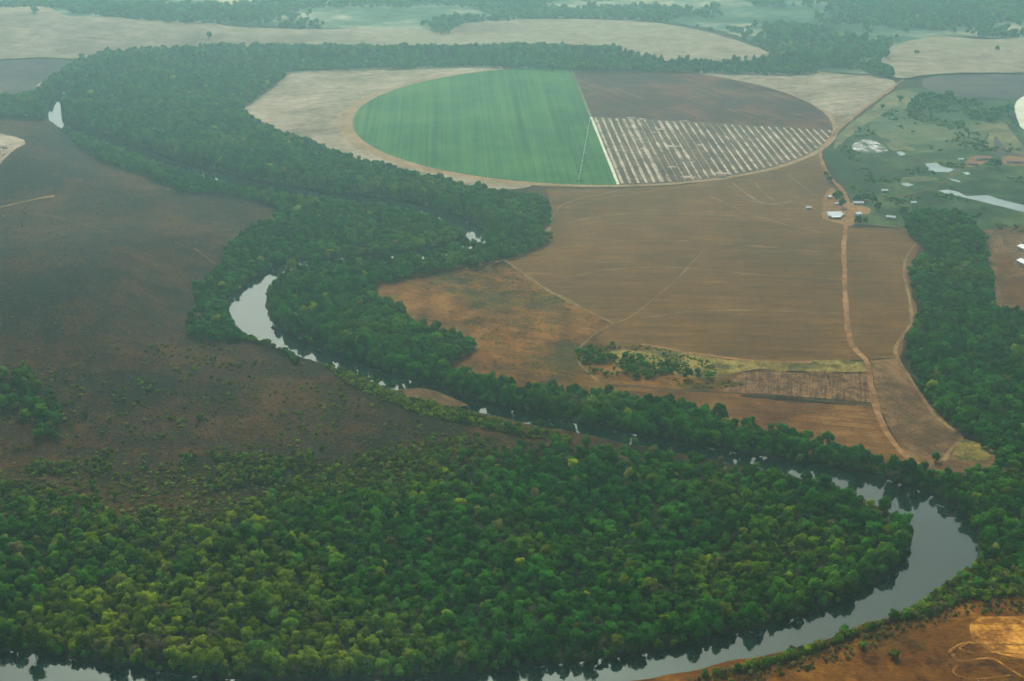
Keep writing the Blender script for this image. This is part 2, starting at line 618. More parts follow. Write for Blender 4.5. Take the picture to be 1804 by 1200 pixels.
M_TRACK = soil('tan_track', [(0.1, (0.157, 0.096, 0.035)), (0.5, (0.206, 0.130, 0.049)), (0.9, (0.261, 0.177, 0.069))], sizes=(40, 8, 2), contrast=0.8)
M_DARKTRACK = soil('dark_ditch', [(0.1, (0.030, 0.024, 0.011)), (0.9, (0.065, 0.050, 0.022))], sizes=(30, 8, 2))
M_MARSH = soil('marsh_grass', [(0.08, (0.013, 0.038, 0.010)), (0.4, (0.023, 0.052, 0.013)), (0.65, (0.034, 0.068, 0.017)), (0.93, (0.063, 0.094, 0.026))],
               sizes=(140, 35, 8, 3), weights=(1, 0.8, 0.6, 0.4), contrast=0.8,
               patch=(110, 0.56, 0.7, [(0.1, (0.026, 0.037, 0.019)), (0.9, (0.058, 0.068, 0.024))]))
M_MEADOW = soil('green_meadow', [(0.08, (0.041, 0.071, 0.027)), (0.5, (0.068, 0.102, 0.039)), (0.93, (0.122, 0.136, 0.060))], sizes=(120, 28, 5), contrast=0.75)
M_OLIVE = soil('olive_verge', [(0.1, (0.094, 0.098, 0.044)), (0.5, (0.140, 0.133, 0.051)), (0.9, (0.203, 0.187, 0.077))], sizes=(60, 14, 3), contrast=0.8)
M_SLATE = soil('dark_slate_field', [(0.1, (0.043, 0.036, 0.038)), (0.5, (0.064, 0.053, 0.053)), (0.9, (0.098, 0.079, 0.060))], sizes=(140, 30, 5), contrast=0.7)
M_SAND = soil('white_sand', [(0.1, (0.30, 0.31, 0.26)), (0.5, (0.52, 0.52, 0.46)), (0.9, (0.72, 0.72, 0.66))], sizes=(30, 8, 2), contrast=0.9, patch=(22, 0.44, 0.54, [(0.1, (0.045, 0.075, 0.035)), (0.9, (0.12, 0.14, 0.07))]))
M_ORANGE = soil('orange_earth', [(0.08, (0.069, 0.024, 0.002)), (0.35, (0.113, 0.040, 0.002)), (0.65, (0.146, 0.055, 0.003)), (0.95, (0.212, 0.086, 0.006))],
                sizes=(60, 14, 4, 1.5), weights=(0.9, 0.8, 0.6, 0.5), contrast=0.75, patch=(45, 0.52, 0.66, [(0.1, (0.044, 0.019, 0.002)), (0.9, (0.117, 0.048, 0.003))]), bump=0.9)
M_OCHRE = soil('pale_ochre', [(0.08, (0.290, 0.120, 0.014)), (0.4, (0.422, 0.185, 0.023)), (0.7, (0.528, 0.245, 0.033)), (0.95, (0.634, 0.310, 0.046))],
               sizes=(40, 9, 3), weights=(1.0, 0.9, 0.6), contrast=0.9, bump=0.8,
               patch=(26, 0.52, 0.62, [(0.1, (0.145, 0.055, 0.006)), (0.9, (0.317, 0.130, 0.016))]))
M_TRAIL = soil('sandy_trail', [(0.08, (0.180, 0.074, 0.012)), (0.5, (0.288, 0.128, 0.023)), (0.95, (0.396, 0.190, 0.036))], sizes=(20, 6, 2), contrast=0.9,
               patch=(14, 0.46, 0.58, [(0.1, (0.144, 0.055, 0.009)), (0.9, (0.204, 0.081, 0.013))]))
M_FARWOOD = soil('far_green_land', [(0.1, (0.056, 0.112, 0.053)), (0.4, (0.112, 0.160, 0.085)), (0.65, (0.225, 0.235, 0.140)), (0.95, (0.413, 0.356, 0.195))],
                 sizes=(420, 90, 25), weights=(1.2, 0.8, 0.5), streaks=((R(3), 900, 120, 0.8),), contrast=0.8, bump=0.0)  # woodland and pasture tones, lightened further to stand in for distant haze
M_MUD = soil('brown_mud', [(0.1, (0.085, 0.047, 0.018)), (0.9, (0.160, 0.093, 0.039))], sizes=(20, 6, 2))

FIELDS = [
    # name, outline in the photograph, lift, material, roughness, curved, label
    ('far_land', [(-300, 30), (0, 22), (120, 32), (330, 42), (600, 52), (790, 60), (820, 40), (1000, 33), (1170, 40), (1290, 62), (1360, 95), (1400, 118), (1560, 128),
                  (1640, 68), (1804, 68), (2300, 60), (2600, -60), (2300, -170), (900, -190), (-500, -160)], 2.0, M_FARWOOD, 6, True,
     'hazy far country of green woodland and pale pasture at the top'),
    ('dry_field', [(-200, -10), (-40, 8), (60, 12), (110, 28), (180, 32), (330, 38), (330, 50), (262, 86), (190, 106), (60, 104), (-60, 108), (-300, 112)], 3.0, M_DRY2, 3, True,
     'large pale grey-tan pasture slope in the upper corner beside the forest loop'),
    ('dry_field', [(255, 76), (335, 40), (420, 50), (520, 54), (640, 54), (800, 56), (825, 62), (800, 78), (660, 90), (520, 90), (400, 90), (290, 92)], 3.2, M_DRY2, 3, True,
     'narrow pale beige pasture strip behind the far forest belt'),
    ('dry_field', [(800, 52), (830, 42), (920, 36), (1040, 36), (1150, 42), (1230, 55), (1300, 75), (1358, 100), (1280, 112), (1190, 112), (1110, 102), (1000, 92), (860, 88), (790, 82)], 3.0, M_DRY2, 3, True,
     'pale rounded dry field beyond the dark tree belt above the circle'),
    ('dark_field', [(-200, 108), (0, 108), (100, 100), (135, 112), (110, 135), (90, 160), (60, 175), (-200, 175)], 1.2, M_SLATE, 4, True,
     'dull blue-green scrub slope below the pale upper pasture'),
    ('dry_field', [(427, 188), (462, 160), (500, 138), (512, 126), (600, 122), (720, 117), (830, 115), (905, 119), (960, 130), (960, 300), (870, 334), (790, 330), (700, 306), (640, 286), (590, 266),
                   (545, 252), (500, 234), (458, 212)], 0.10, M_DRY, 2, True,
     'pale tan dry field wrapping the green half of the circle'),
    ('dry_field', [(1130, 119), (1280, 122), (1390, 128), (1440, 119), (1500, 120), (1550, 134), (1578, 150), (1530, 186), (1480, 226), (1440, 250), (1300, 200)], 0.10, M_DRY, 2, True,
     'tan dry field between the dark sector and the red dirt road'),
    ('dry_field', [(1560, 100), (1590, 78), (1660, 66), (1740, 72), (1900, 66), (1980, 120), (1900, 132), (1740, 130), (1640, 134), (1580, 140), (1520, 118)], 3.0, M_DRY2, 3, True,
     'pale tan field above the dark slate strip near the road end'),
    ('dark_field', [(1640, 136), (1720, 131), (1960, 128), (1960, 170), (1830, 175), (1720, 172), (1660, 166), (1625, 150)], 0.16, M_SLATE, 2, True,
     'dark slate-coloured field strip beyond the marsh'),
    ('marsh', [(1440, 268), (1500, 215), (1580, 160), (1650, 160), (1760, 176), (1980, 172), (2050, 420), (1900, 420), (1740, 415), (1600, 400), (1520, 392), (1496, 350), (1470, 300)], 0.08, M_MARSH, 3, True,
     'dark green marshy grassland around the white ponds'),
    ('meadow', [(1560, 200), (1600, 184), (1680, 190), (1730, 205), (1740, 235), (1700, 262), (1620, 268), (1560, 245), (1530, 225)], 0.12, M_MEADOW, 4, True,
     'paler green meadow in the middle of the marsh'),
    ('grass_verge', [(1478, 236), (1530, 196), (1580, 160), (1625, 168), (1640, 182), (1590, 186), (1545, 208), (1500, 238), (1470, 262)], 0.12, M_OLIVE, 2, True,
     'olive grass verge on the marsh side of the red road'),
    ('dirt_yard', [(1735, 262), (1742, 236), (1728, 222), (1760, 212), (1775, 222), (1790, 240), (1804, 258), (1840, 276), (1780, 268), (1755, 240), (1750, 262)], 0.13, M_OLIVE, 1, True,
     'olive dirt tracks meeting beside the marsh houses'),
    ('dark_field', [(1752, 246), (1775, 238), (1860, 288), (1800, 286), (1748, 268)], 0.11, M_SLATE, 1, True,
     'small dark plot behind the terracotta marsh houses'),
    ('harvested_field', [(962, 332), (1090, 332), (1200, 326), (1310, 310), (1400, 282), (1440, 262), (1452, 300), (1470, 330), (1492, 345), (1492, 400), (1600, 404), (1622, 432), (1604, 470), (1606, 520),
                         (1618, 560), (1592, 596), (1586, 628), (1528, 634), (1400, 640), (1300, 642), (1180, 628), (1090, 610), (1050, 596), (1082, 568), (1030, 544), (960, 508), (892, 462),
                         (950, 425), (972, 372)], 0.10, M_BROWN, 1.5, False,
     'broad brown harvested field with fine streaks between the river and farm road'),
    ('rough_pasture', [(630, 505), (720, 484), (800, 466), (890, 455), (965, 508), (1035, 544), (1084, 568), (1054, 598), (1180, 628), (1300, 640), (1320, 690), (1250, 735), (1080, 720), (920, 690), (820, 664),
                       (760, 620), (700, 560)], 0.08, M_ROUGH, 2, False,
     'orange-brown rough pasture with green tufts inside the river bend'),
    ('yellow_grass', [(1150, 616), (1210, 622), (1290, 634), (1400, 638), (1526, 636), (1526, 656), (1420, 656), (1320, 654), (1250, 668), (1160, 655), (1100, 640), (1060, 626)], 0.13, M_YELLOW, 5, True,
     'yellowish grass strip along the lower edge of the harvested field'),
    ('stubble_plot', [(1306, 656), (1400, 654), (1528, 656), (1540, 708), (1440, 702), (1340, 694), (1272, 690)], 0.13, M_STUB2, 1.2, False,
     'dark reddish stubble plot beside the farm track'),
    ('red_field', [(1060, 690), (1160, 688), (1280, 696), (1400, 708), (1540, 716), (1570, 760), (1612, 822), (1540, 826), (1420, 800), (1280, 760), (1120, 725)], 0.12, M_RED, 2, False,
     'red-brown bare field sloping to the far river belt'),
    ('grey_plot', [(1532, 634), (1584, 632), (1612, 680), (1650, 728), (1696, 772), (1760, 800), (1740, 830), (1640, 832), (1612, 822), (1575, 765), (1545, 705)], 0.11, M_GREYPLOT, 1.5, False,
     'grey-brown triangular plot between the farm track and the wood'),
    ('ochre_patch', [(1676, 792), (1700, 774), (1758, 800), (1736, 812), (1690, 812)], 0.15, M_YELLOW, 2.5, True,
     'small pale earth patch at the corner of the wood'),
    ('red_plot', [(1736, 418), (1780, 414), (1900, 410), (1910, 440), (1750, 446)], 0.12, M_STUB2, 1, False,
     'uppermost reddish garden plot beyond the wood'),
    ('red_plot', [(1752, 450), (1784, 448), (1790, 482), (1760, 484)], 0.12, M_RED, 1, False,
     'middle reddish garden plot beyond the wood'),
    ('red_plot', [(1758, 490), (1792, 486), (1900, 492), (1910, 545), (1790, 540), (1766, 530)], 0.12, M_RED, 1, False,
     'lowest red garden plot against the edge of the wood'),
    ('garden_ground', [(1725, 408), (1910, 404), (1915, 560), (1780, 548), (1752, 530), (1738, 450)], 0.09, M_GREYPLOT, 2, True,
     'grey-green ground around the garden plots beyond the wood'),
    ('farmyard', [(1446, 350), (1458, 338), (1468, 332), (1476, 346), (1490, 358), (1506, 356), (1518, 362), (1530, 366), (1532, 376), (1514, 378), (1506, 386), (1498, 398), (1482, 394), (1464, 390), (1452, 384), (1448, 368)], 0.14, M_ROAD, 5, True,
     'bare reddish yard around the farmhouse'),
    ('orange_slope', [(1000, 1215), (1150, 1195), (1300, 1165), (1440, 1130), (1530, 1098), (1600, 1078), (1680, 1050), (1760, 1040), (1900, 1030), (2000, 1230), (1700, 1290), (1100, 1290)], 0.10, M_ORANGE, 2.5, True,
     'bare orange-brown earth slope below the river bend'),
    ('ochre_clearing', [(1706, 1100), (1725, 1086), (1800, 1084), (1900, 1080), (1930, 1150), (1860, 1160), (1790, 1160), (1740, 1148), (1716, 1128)], 0.15, M_OCHRE, 1.5, True,
     'pale ochre bare clearing in the bottom corner'),
    ('dry_field', [(-60, 238), (0, 236), (46, 252), (0, 292), (-60, 330)], 0.4, M_DRY, 2, True,
     'small pale field patch at the edge of the scrub slope'),
    ('mud_bank', [(690, 690), (735, 684), (775, 692), (825, 714), (800, 718), (760, 708), (715, 702)], 0.06, M_MUD, 1.5, True,
     'brown mud bank exposed at the river edge'),
]
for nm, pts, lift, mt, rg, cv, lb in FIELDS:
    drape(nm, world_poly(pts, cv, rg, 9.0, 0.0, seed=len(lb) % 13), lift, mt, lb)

# the irrigated circle: three sectors with real straight boundaries through the hub
A_ROW = ROW_ANG
A_TOP = ROW_ANG + math.pi
A_MID = R(-12.7)
hub = np.array([[CX, CY]])
ra = np.linspace(0, 2 * math.pi, 360, endpoint=False)
rw = CR + 4 + 5 * np.clip(np.cos(ra + 0.9), 0, 1) + 20 * np.clip(np.cos(ra - math.pi - 0.25), 0, 1) ** 1.5 + 3 * (vnoise(CR * np.cos(ra), CR * np.sin(ra), 30, 9) - 0.5)
drape('ring_track', np.c_[CX + rw * np.cos(ra), CY + rw * np.sin(ra)], 0.16, M_RING, 'pale bare perimeter track around the irrigated circle')
drape('crop_field', ring(CR, A_TOP, A_TOP + math.pi), 0.22, M_CROP, 'bright green half of the irrigated circle')
drape('turned_field', np.concatenate([hub, ring(CR, A_MID, A_TOP)]), 0.22, M_PLOW, 'dark grey-brown turned sector of the irrigated circle')
straw_field = drape('straw_field', np.concatenate([hub, ring(CR, A_ROW, A_MID)]), 0.22, M_STUB, 'sector of the irrigated circle striped with pale straw rows')

# straw rows: each a low mound, clipped to the sector
ca, sa = math.cos(ROW_ANG), math.sin(ROW_ANG)
px_, py_ = -sa, ca                      # across the rows (towards +x)
cm, sm = math.cos(A_MID), math.sin(A_MID)
row_gap = 11.6
k = 0
o_ = 7.0
while o_ < CR * 0.985:
    # start on the dividing line, end on the circle
    ux, uy = o_ * px_, o_ * py_
    den = ca * sm - sa * cm
    s0 = (uy * cm - ux * sm) / den
    s1 = math.sqrt(max(0.0, CR * CR - o_ * o_)) - 5
    s0 = s0 + 6
    if s1 - s0 > 6:
        weak = 70 < o_ < 215
        n = max(4, int((s1 - s0) / 7))
        ss = np.linspace(s0, s1, n)
        wid = (1.7 + 1.3 * vnoise(ss, np.full(n, o_), 25, 3)) * (0.9 if not weak else 1.0)
        if weak:
            wid = wid * np.where(vnoise(ss, np.full(n, o_ * 2.2), 48, 6) > 0.52, 0.22, 0.85)
        if k in (5, 9, 10):
            wid = wid + 0.9
        vs, fs = [], []
        for s, w in zip(ss, wid):
            for q, hh in ((-1.0, 0.0), (-0.35, 0.55), (0.35, 0.55), (1.0, 0.0)):
                vs.append((CX + o_ * px_ + s * ca + q * w * px_, CY + o_ * py_ + s * sa + q * w * py_, 0.25 + hh))
        for i in range(n - 1):
            for j in range(3):
                a = i * 4 + j
                fs.append((a, a + 4, a + 5, a + 1))
        mesh_obj('straw_row', vs, fs, M_STRAW, straw_field)
    o_ += row_gap
    k += 1
# spilled straw heaps in the sector
for qx, qy, sx_ in [(1112, 224, 9), (1166, 228, 11), (1134, 262, 8), (1186, 258, 14), (1217, 285, 9), (1232, 256, 8), (1186, 294, 9), (1210, 312, 13), (1272, 306, 11),
                    (1132, 232, 6), (1150, 234, 6), (1122, 246, 5), (1206, 214, 11), (1132, 210, 9), (1112, 208, 8)]:
    wx, wy = at(qx, qy)
    vs = [(wx, wy, 0.9)]
    n = 14
    for i in range(n):
        a = 2 * math.pi * i / n
        rr = 0.55 + 0.6 * random.random()
        vs.append((wx + sx_ * rr * math.cos(a), wy + sx_ * 0.55 * rr * math.sin(a), 0.24))
    mesh_obj('straw_heap', vs, [(0, 1 + i, 1 + (i + 1) % n) for i in range(n)], M_STRAW, straw_field)

ribbon('white_track', [(CX + ca * 4 + px_ * 0.5, CY + sa * 4 + py_ * 0.5), (CX + ca * 398 + px_ * 0.5, CY + sa * 398 + py_ * 0.5)], 4.2, 0.32, M_WHITE,
       'straight white strip dividing the green crop from the straw rows', world_pts=True, curved=False, rough=0.5)
ribbon('field_track', [(CX + cm * 8, CY + sm * 8), (CX + cm * 396, CY + sm * 396)], 4.0, 0.30, M_GREYPLOT,
       'brown track between the dark turned sector and the straw rows', world_pts=True, curved=False, rough=0.7)
ribbon('field_track', [(CX + math.cos(A_TOP) * 6, CY + math.sin(A_TOP) * 6), (CX + math.cos(A_TOP) * 396, CY + math.sin(A_TOP) * 396)], 4.5, 0.30, M_OLIVE,
       'pale green margin between the crop and the turned sector', world_pts=True, curved=False, rough=0.7)

TRACKS = [
    ('dirt_road', [(1590, 140), (1578, 150), (1530, 186), (1484, 222), (1456, 252), (1446, 268), (1450, 290), (1462, 312), (1480, 330), (1490, 345), (1494, 372), (1490, 398), (1487, 440), (1488, 490), (1491, 560),
                   (1498, 600), (1512, 622), (1526, 636), (1532, 668), (1542, 712), (1556, 748), (1574, 780), (1600, 806), (1630, 824)], 7.5, 0.24, M_ROAD, 1.0,
     'red dirt road running from the circle past the farm to the river wood'),
    ('farm_track', [(1598, 408), (1614, 424), (1598, 450), (1592, 480), (1598, 506), (1604, 540), (1606, 566), (1590, 592), (1578, 616), (1584, 636), (1606, 672), (1634, 714), (1660, 744), (1694, 770), (1676, 792), (1662, 812)], 4.2, 0.22, M_TRACK, 0.9,
     'tan track along the edge of the big wood'),
    ('farm_track', [(1490, 392), (1540, 396), (1590, 402), (1606, 412)], 3.2, 0.20, M_TRACK, 0.8, 'tan track from the farmyard to the big wood'),
    ('farm_track', [(1436, 368), (1400, 356), (1352, 360), (1322, 346), (1290, 322)], 4.0, 0.20, M_TRACK, 0.9, 'tan track from the farmyard to the circle edge'),
    ('farm_track', [(1388, 308), (1412, 326), (1440, 346)], 3.6, 0.20, M_TRACK, 0.7, 'short straight tan track above the farmyard'),
    ('farm_track', [(1280, 322), (1300, 344), (1330, 356), (1380, 362)], 2.6, 0.19, M_TRACK, 0.7, 'faint lower tan track below the circle'),
    ('farm_track', [(1330, 322), (1345, 340), (1362, 352)], 2.2, 0.19, M_TRACK, 0.6, 'faint curved tan track between the two farm tracks'),
    ('farm_track', [(1110, 332), (1060, 342), (1015, 352), (985, 366), (968, 395), (955, 425)], 3.4, 0.19, M_TRACK, 0.8, 'pale track bending along the end of the river belt'),
    ('farm_track', [(1200, 330), (1150, 336), (1050, 352), (996, 366)], 2.6, 0.18, M_TRACK, 0.8, 'second pale track across the top of the brown field'),
    ('field_edge', [(888, 458), (925, 484), (965, 510), (1030, 545), (1084, 569)], 5.0, 0.17, M_TRACK, 2.2, 'yellowish field edge slanting down to the point of the brown field'),
    ('farm_track', [(1084, 569), (1120, 552), (1190, 494), (1240, 440)], 1.8, 0.18, M_TRACK, 0.9, 'faint diagonal tan track crossing the brown field'),
    ('farm_track', [(1080, 570), (1046, 590), (1022, 612), (1018, 634), (1034, 654), (1054, 672)], 2.6, 0.18, M_TRACK, 0.8, 'thin track curving past the thicket'),
    ('farm_track', [(970, 384), (965, 410), (935, 438), (900, 456), (840, 466)], 4.5, 0.19, M_ROAD, 1.2, 'reddish track along the corner of the river belt'),
    ('cultivation_mark', [(985, 400), (1040, 384), (1130, 376), (1250, 378), (1380, 386), (1478, 392)], 2.4, 0.17, M_TRACK, 1.4, 'upper faint curved mark across the brown field'),
    ('cultivation_mark', [(950, 446), (1030, 430), (1140, 424), (1260, 428), (1400, 440), (1482, 446)], 2.2, 0.17, M_TRACK, 1.4, 'second faint curved mark across the brown field'),
    ('cultivation_mark', [(990, 490), (1090, 474), (1200, 472), (1340, 484), (1484, 492)], 2.2, 0.17, M_TRACK, 1.4, 'third faint curved mark across the brown field'),
    ('cultivation_mark', [(1130, 560), (1230, 548), (1350, 548), (1486, 552)], 2.0, 0.17, M_TRACK, 1.4, 'lowest faint mark across the brown field'),
    ('cultivation_mark', [(1250, 345), (1330, 380), (1420, 404), (1480, 414)], 2.2, 0.18, M_TRACK, 1.2, 'faint slanting mark below the farm tracks'),
    ('field_edge', [(1130, 606), (1220, 622), (1320, 634), (1430, 638)], 5.0, 0.16, M_ROAD, 1.8, 'reddish bare edge below the brown field'),
    ('ditch', [(1070, 680), (1110, 680), (1170, 686), (1260, 691), (1360, 698), (1450, 706), (1542, 716)], 4.5, 0.19, M_DARKTRACK, 1.4, 'dark ditch line across the red field'),
    ('farm_track', [(1530, 632), (1560, 630), (1584, 632)], 2.4, 0.20, M_TRACK, 0.5, 'short pale track between the grey plot and the brown strip'),
    ('hill_track', [(-60, 376), (0, 366), (40, 356), (96, 346)], 9.0, 0.55, M_TRACK, 2.5, 'broad orange-tan track on the scrub hillside'),
    ('hill_track', [(82, 378), (130, 392), (190, 410)], 2.6, 0.55, M_GREYPLOT, 0.8, 'faint track running down the scrub hill'),
    ('hill_track', [(342, 438), (362, 452), (380, 466)], 2.6, 0.55, M_TRACK, 0.8, 'short pale track on the scrub next to the forest loop'),
    ('hill_track', [(66, 160), (76, 146), (104, 134), (126, 120)], 8.0, 1.6, M_DRY, 2.0, 'pale curved track beside the far forest loop'),
    ('hill_track', [(72, 15), (92, 24), (118, 33)], 8.0, 3.5, M_RING, 2.0, 'pale line across the upper pasture'),
    ('marsh_track', [(1540, 352), (1580, 346), (1620, 338), (1655, 326), (1676, 308), (1694, 296), (1712, 284)], 4.0, 0.2, M_GREYPLOT, 0.9, 'grey track through the marsh to the terracotta houses'),
    ('olive_track', [(1772, 238), (1790, 252), (1830, 276)], 6.5, 0.2, M_OLIVE, 1.0, 'olive track slanting away from the marsh houses'),
    ('sand_trail', [(1670, 1150), (1700, 1132), (1740, 1136), (1800, 1136), (1850, 1130)], 2.4, 0.21, M_TRAIL, 0.9, 'upper pale sandy trail on the orange slope'),
    ('sand_trail', [(1678, 1152), (1690, 1164), (1730, 1160), (1752, 1162), (1772, 1176), (1800, 1192), (1830, 1210)], 2.8, 0.21, M_TRAIL, 0.9, 'winding pale sandy trail on the orange slope'),
    ('sand_trail', [(1688, 1172), (1680, 1184), (1700, 1194), (1740, 1196), (1780, 1190)], 1.8, 0.21, M_TRAIL, 0.7, 'looping pale trail at the bottom of the orange slope'),
    ('sand_trail', [(1706, 1134), (1690, 1142), (1716, 1150), (1750, 1150), (1800, 1154)], 1.7, 0.22, M_TRAIL, 0.7, 'thin pale trail under the ochre clearing'),
]
for nm, pts, wdt, lift, mt, rg, lb in TRACKS:
    ribbon(nm, pts, wdt * 0.78, lift, mt, lb, rough=rg, step=2.0 if nm == 'sand_trail' else 6.0)

# ponds and white sand in the marsh
M_POND = water_material('pond_water', (0.16, 0.20, 0.17), 0.12)
PONDS = [
    ('pond', [(1630, 288), (1652, 287), (1660, 294), (1681, 298), (1672, 303), (1640, 303), (1633, 298)], 'bright white pond with a square end in the marsh'),
    ('pond', [(1653, 336), (1668, 334), (1688, 338), (1704, 346), (1740, 344), (1764, 352), (1804, 362), (1900, 385), (1900, 402), (1804, 374), (1740, 358), (1690, 346), (1662, 340)], 'long white pond slanting down to the frame edge'),
    ('pond', [(1696, 304), (1704, 303), (1710, 306), (1702, 309)], 'tiny white pool between the track and the houses'),
    ('pond', [(1578, 268), (1588, 267), (1596, 272), (1588, 275)], 'small oval pool below the sandy marsh patch'),
    ('pond', [(1586, 324), (1598, 322), (1612, 326), (1598, 329)], 'thin pale pool beside the marsh track'),
    ('pond', [(1672, 314), (1690, 318), (1692, 322), (1676, 318)], 'narrow pale pool above the long white pond'),
]
OPEN = []
for nm, pts, lb in PONDS:
    OPEN.append(world_poly(pts, False, 0.7, 4.0))
    drape(nm, OPEN[-1], 0.16, M_POND, lb)
for nm, pts, mt, lb in [
    ('sand_patch', [(1500, 260), (1510, 250), (1528, 246), (1548, 252), (1562, 262), (1560, 268), (1540, 270), (1515, 268)], M_SAND, 'white sandy patch at the near edge of the meadow'),
    ('sand_patch', [(1562, 252), (1584, 252), (1604, 258), (1610, 266), (1590, 264), (1572, 266)], M_OLIVE, 'greyish sandy patch beside the white marsh patch'),
    ('sand_patch', [(1580, 316), (1600, 312), (1630, 311), (1652, 315), (1630, 319), (1596, 319)], M_OLIVE, 'thin yellowish sandbar in the marsh'),
    ('dirt_yard', [(1700, 288), (1712, 276), (1730, 274), (1746, 276), (1740, 284), (1722, 292), (1706, 294)], M_ROAD, 'orange bare yard of the marsh houses'),
    ('dirt_yard', [(1764, 280), (1776, 274), (1796, 276), (1840, 280), (1840, 290), (1780, 292)], M_ROAD, 'orange bare yard at the frame edge'),
    ('white_field', [(1788, 186), (1800, 172), (1830, 160), (1900, 158), (1950, 200), (1900, 250), (1830, 240), (1804, 228), (1793, 212)], M_WHITE, 'white round-ended field cut by the frame edge'),
]:
    OPEN.append(world_poly(pts, True, 1.2, 5.0))
    drape(nm, OPEN[-1], 0.17, mt, lb)

# ------------------------------------------------------------------ trees
M_LEAF = leaf_material('foliage')
M_BARK = plain('bark', (0.085, 0.065, 0.048), 0.95, 0.1, 0.3, 0.6)


def crown_arrays(seed, lobes, leaves, rad=5.0, top=11.0, low=2.2, leaf=0.95, flat=1.0):
    """foliage of one tree: leaf sprays spread over uneven lobes round an inner mass; origin at the foot"""
    r = np.random.default_rng(seed)
    ctr = []
    ctr.append((0, 0, top - rad * 0.75, rad * 0.62))
    for i in range(lobes):
        a = 2 * math.pi * (i + r.random() * 0.8) / lobes
        d = rad * (0.38 + 0.34 * r.random())
        z = low + (top - low) * (0.22 + 0.5 * r.random())
        ctr.append((d * math.cos(a), d * math.sin(a), z, rad * (0.34 + 0.2 * r.random())))
    ctr = np.array(ctr)
    w = ctr[:, 3] ** 2
    pick = r.choice(len(ctr), leaves, p=w / w.sum())
    dirv = r.normal(size=(leaves, 3))
    dirv[:, 2] = dirv[:, 2] + 0.35
    dirv /= np.linalg.norm(dirv, axis=1)[:, None]
    rr = ctr[pick, 3] * (0.82 + 0.26 * r.random(leaves))
    c = ctr[pick, :3] + dirv * rr[:, None] * np.array([1, 1, flat])
    c[:, 2] = np.maximum(c[:, 2], 0.5)
    nrm = dirv * 1.0 + r.normal(size=(leaves, 3)) * 0.30 + np.array([0, 0, 0.15])
    nrm /= np.linalg.norm(nrm, axis=1)[:, None]
    t = np.cross(nrm, r.normal(size=(leaves, 3)))
    t /= np.linalg.norm(t, axis=1)[:, None]
    b = np.cross(nrm, t)
    s = leaf * (0.55 + 0.8 * r.random(leaves))[:, None] * 0.5
    q = np.stack([c - t * s - b * s * 0.8, c + t * s * 0.7 - b * s, c + t * s + b * s * 0.8, c - t * s * 0.7 + b * s], 1)
    verts = q.reshape(-1, 3)
    faces = np.arange(leaves * 4).reshape(-1, 4).tolist()
    verts = verts.tolist()
    # inner mass
    for cx, cy, cz, cr in ctr:
        base = len(verts)
        rings, seg = 3, 6
        verts.append((cx, cy, cz + cr * 0.8 * flat))
        for i in range(1, rings):
            ph = math.pi * i / rings
            for j in range(seg):
                a = 2 * math.pi * (j + 0.5 * i) / seg
                k2 = cr * (0.68 + 0.2 * r.random())
                verts.append((cx + k2 * math.sin(ph) * math.cos(a), cy + k2 * math.sin(ph) * math.sin(a), max(0.3, cz + k2 * math.cos(ph) * flat)))
        verts.append((cx, cy, max(0.2, cz - cr * 0.8)))
        last = len(verts) - 1
        for j in range(seg):
            faces.append((base, base + 1 + j, base + 1 + (j + 1) % seg))
            a, b2 = base + 1 + j, base + 1 + (j + 1) % seg
            faces.append((a, a + seg, b2 + seg, b2))
            faces.append((a + seg, last, b2 + seg))
    return verts, faces


def mesh_from(name, vf, mat):
    me = bpy.data.meshes.new(name)
    me.from_pydata([tuple(map(float, v)) for v in vf[0]], [], [tuple(map(int, f)) for f in vf[1]])
    me.materials.append(mat)
    me.update()
    return me


def trunk_arrays(seed, top=7.0):
    r = random.Random(seed)
    vs, fs = [], []

    def limb(p0, p1, r0, r1, seg=6):
        b = len(vs)
        d = (Vector(p1) - Vector(p0)).normalized()
        u = d.orthogonal().normalized()
        v = d.cross(u)
        for p, rr in ((p0, r0), (p1, r1)):
            for j in range(seg):
                a = 2 * math.pi * j / seg
                vs.append(tuple(Vector(p) + u * rr * math.cos(a) + v * rr * math.sin(a)))
        for j in range(seg):
            fs.append((b + j, b + (j + 1) % seg, b + seg + (j + 1) % seg, b + seg + j))
    limb((0, 0, -0.6), (0.15, 0.1, 2.2), 0.42, 0.3)
    limb((0.15, 0.1, 2.2), (0.3, -0.1, 4.2), 0.3, 0.22)
    limb((0.3, -0.1, 4.2), (0.2, 0.1, top), 0.22, 0.08)
    for i in range(4):
        a = i * 1.57 + r.random()
        z0 = 2.2 + 0.6 * i
        limb((0.2, 0, z0), (2.6 * math.cos(a), 2.6 * math.sin(a), z0 + 2.2), 0.16, 0.05, 5)
    return vs, fs


CROWNS = [mesh_from('crown', crown_arrays(11 + i, 5 + i % 4, 430, 4.6 + 0.25 * (i % 3), 9.5 + 0.8 * (i % 4), 1.6, 0.95), M_LEAF) for i in range(7)]
SHRUBS = [mesh_from('foliage', crown_arrays(51 + i, 4, 150, 1.6, 2.4, 0.3, 0.6), M_LEAF) for i in range(4)]
TRUNKS = [mesh_from('trunk', trunk_arrays(i), M_BARK) for i in range(3)]
STEMS = [mesh_from('stem', trunk_arrays(9), M_BARK)]


def look(t, sc=None, cut=None):
    c = ('grey-brown' if t > 0.9 else 'bright yellow-green' if t > 0.62 else 'olive' if t > 0.42 else 'mid-green' if t > 0.25 else 'green' if t > 0.12 else 'deep green')
    if sc is None:
        return c
    return ('big ' if sc > cut[1] else 'small ' if sc < cut[0] else 'middling ') + c


def put(o, me, parent, tint):
    c = bpy.data.objects.new(o, me)
    col.objects.link(c)
    c.parent = parent
    c['tint'] = float(tint)
    return c


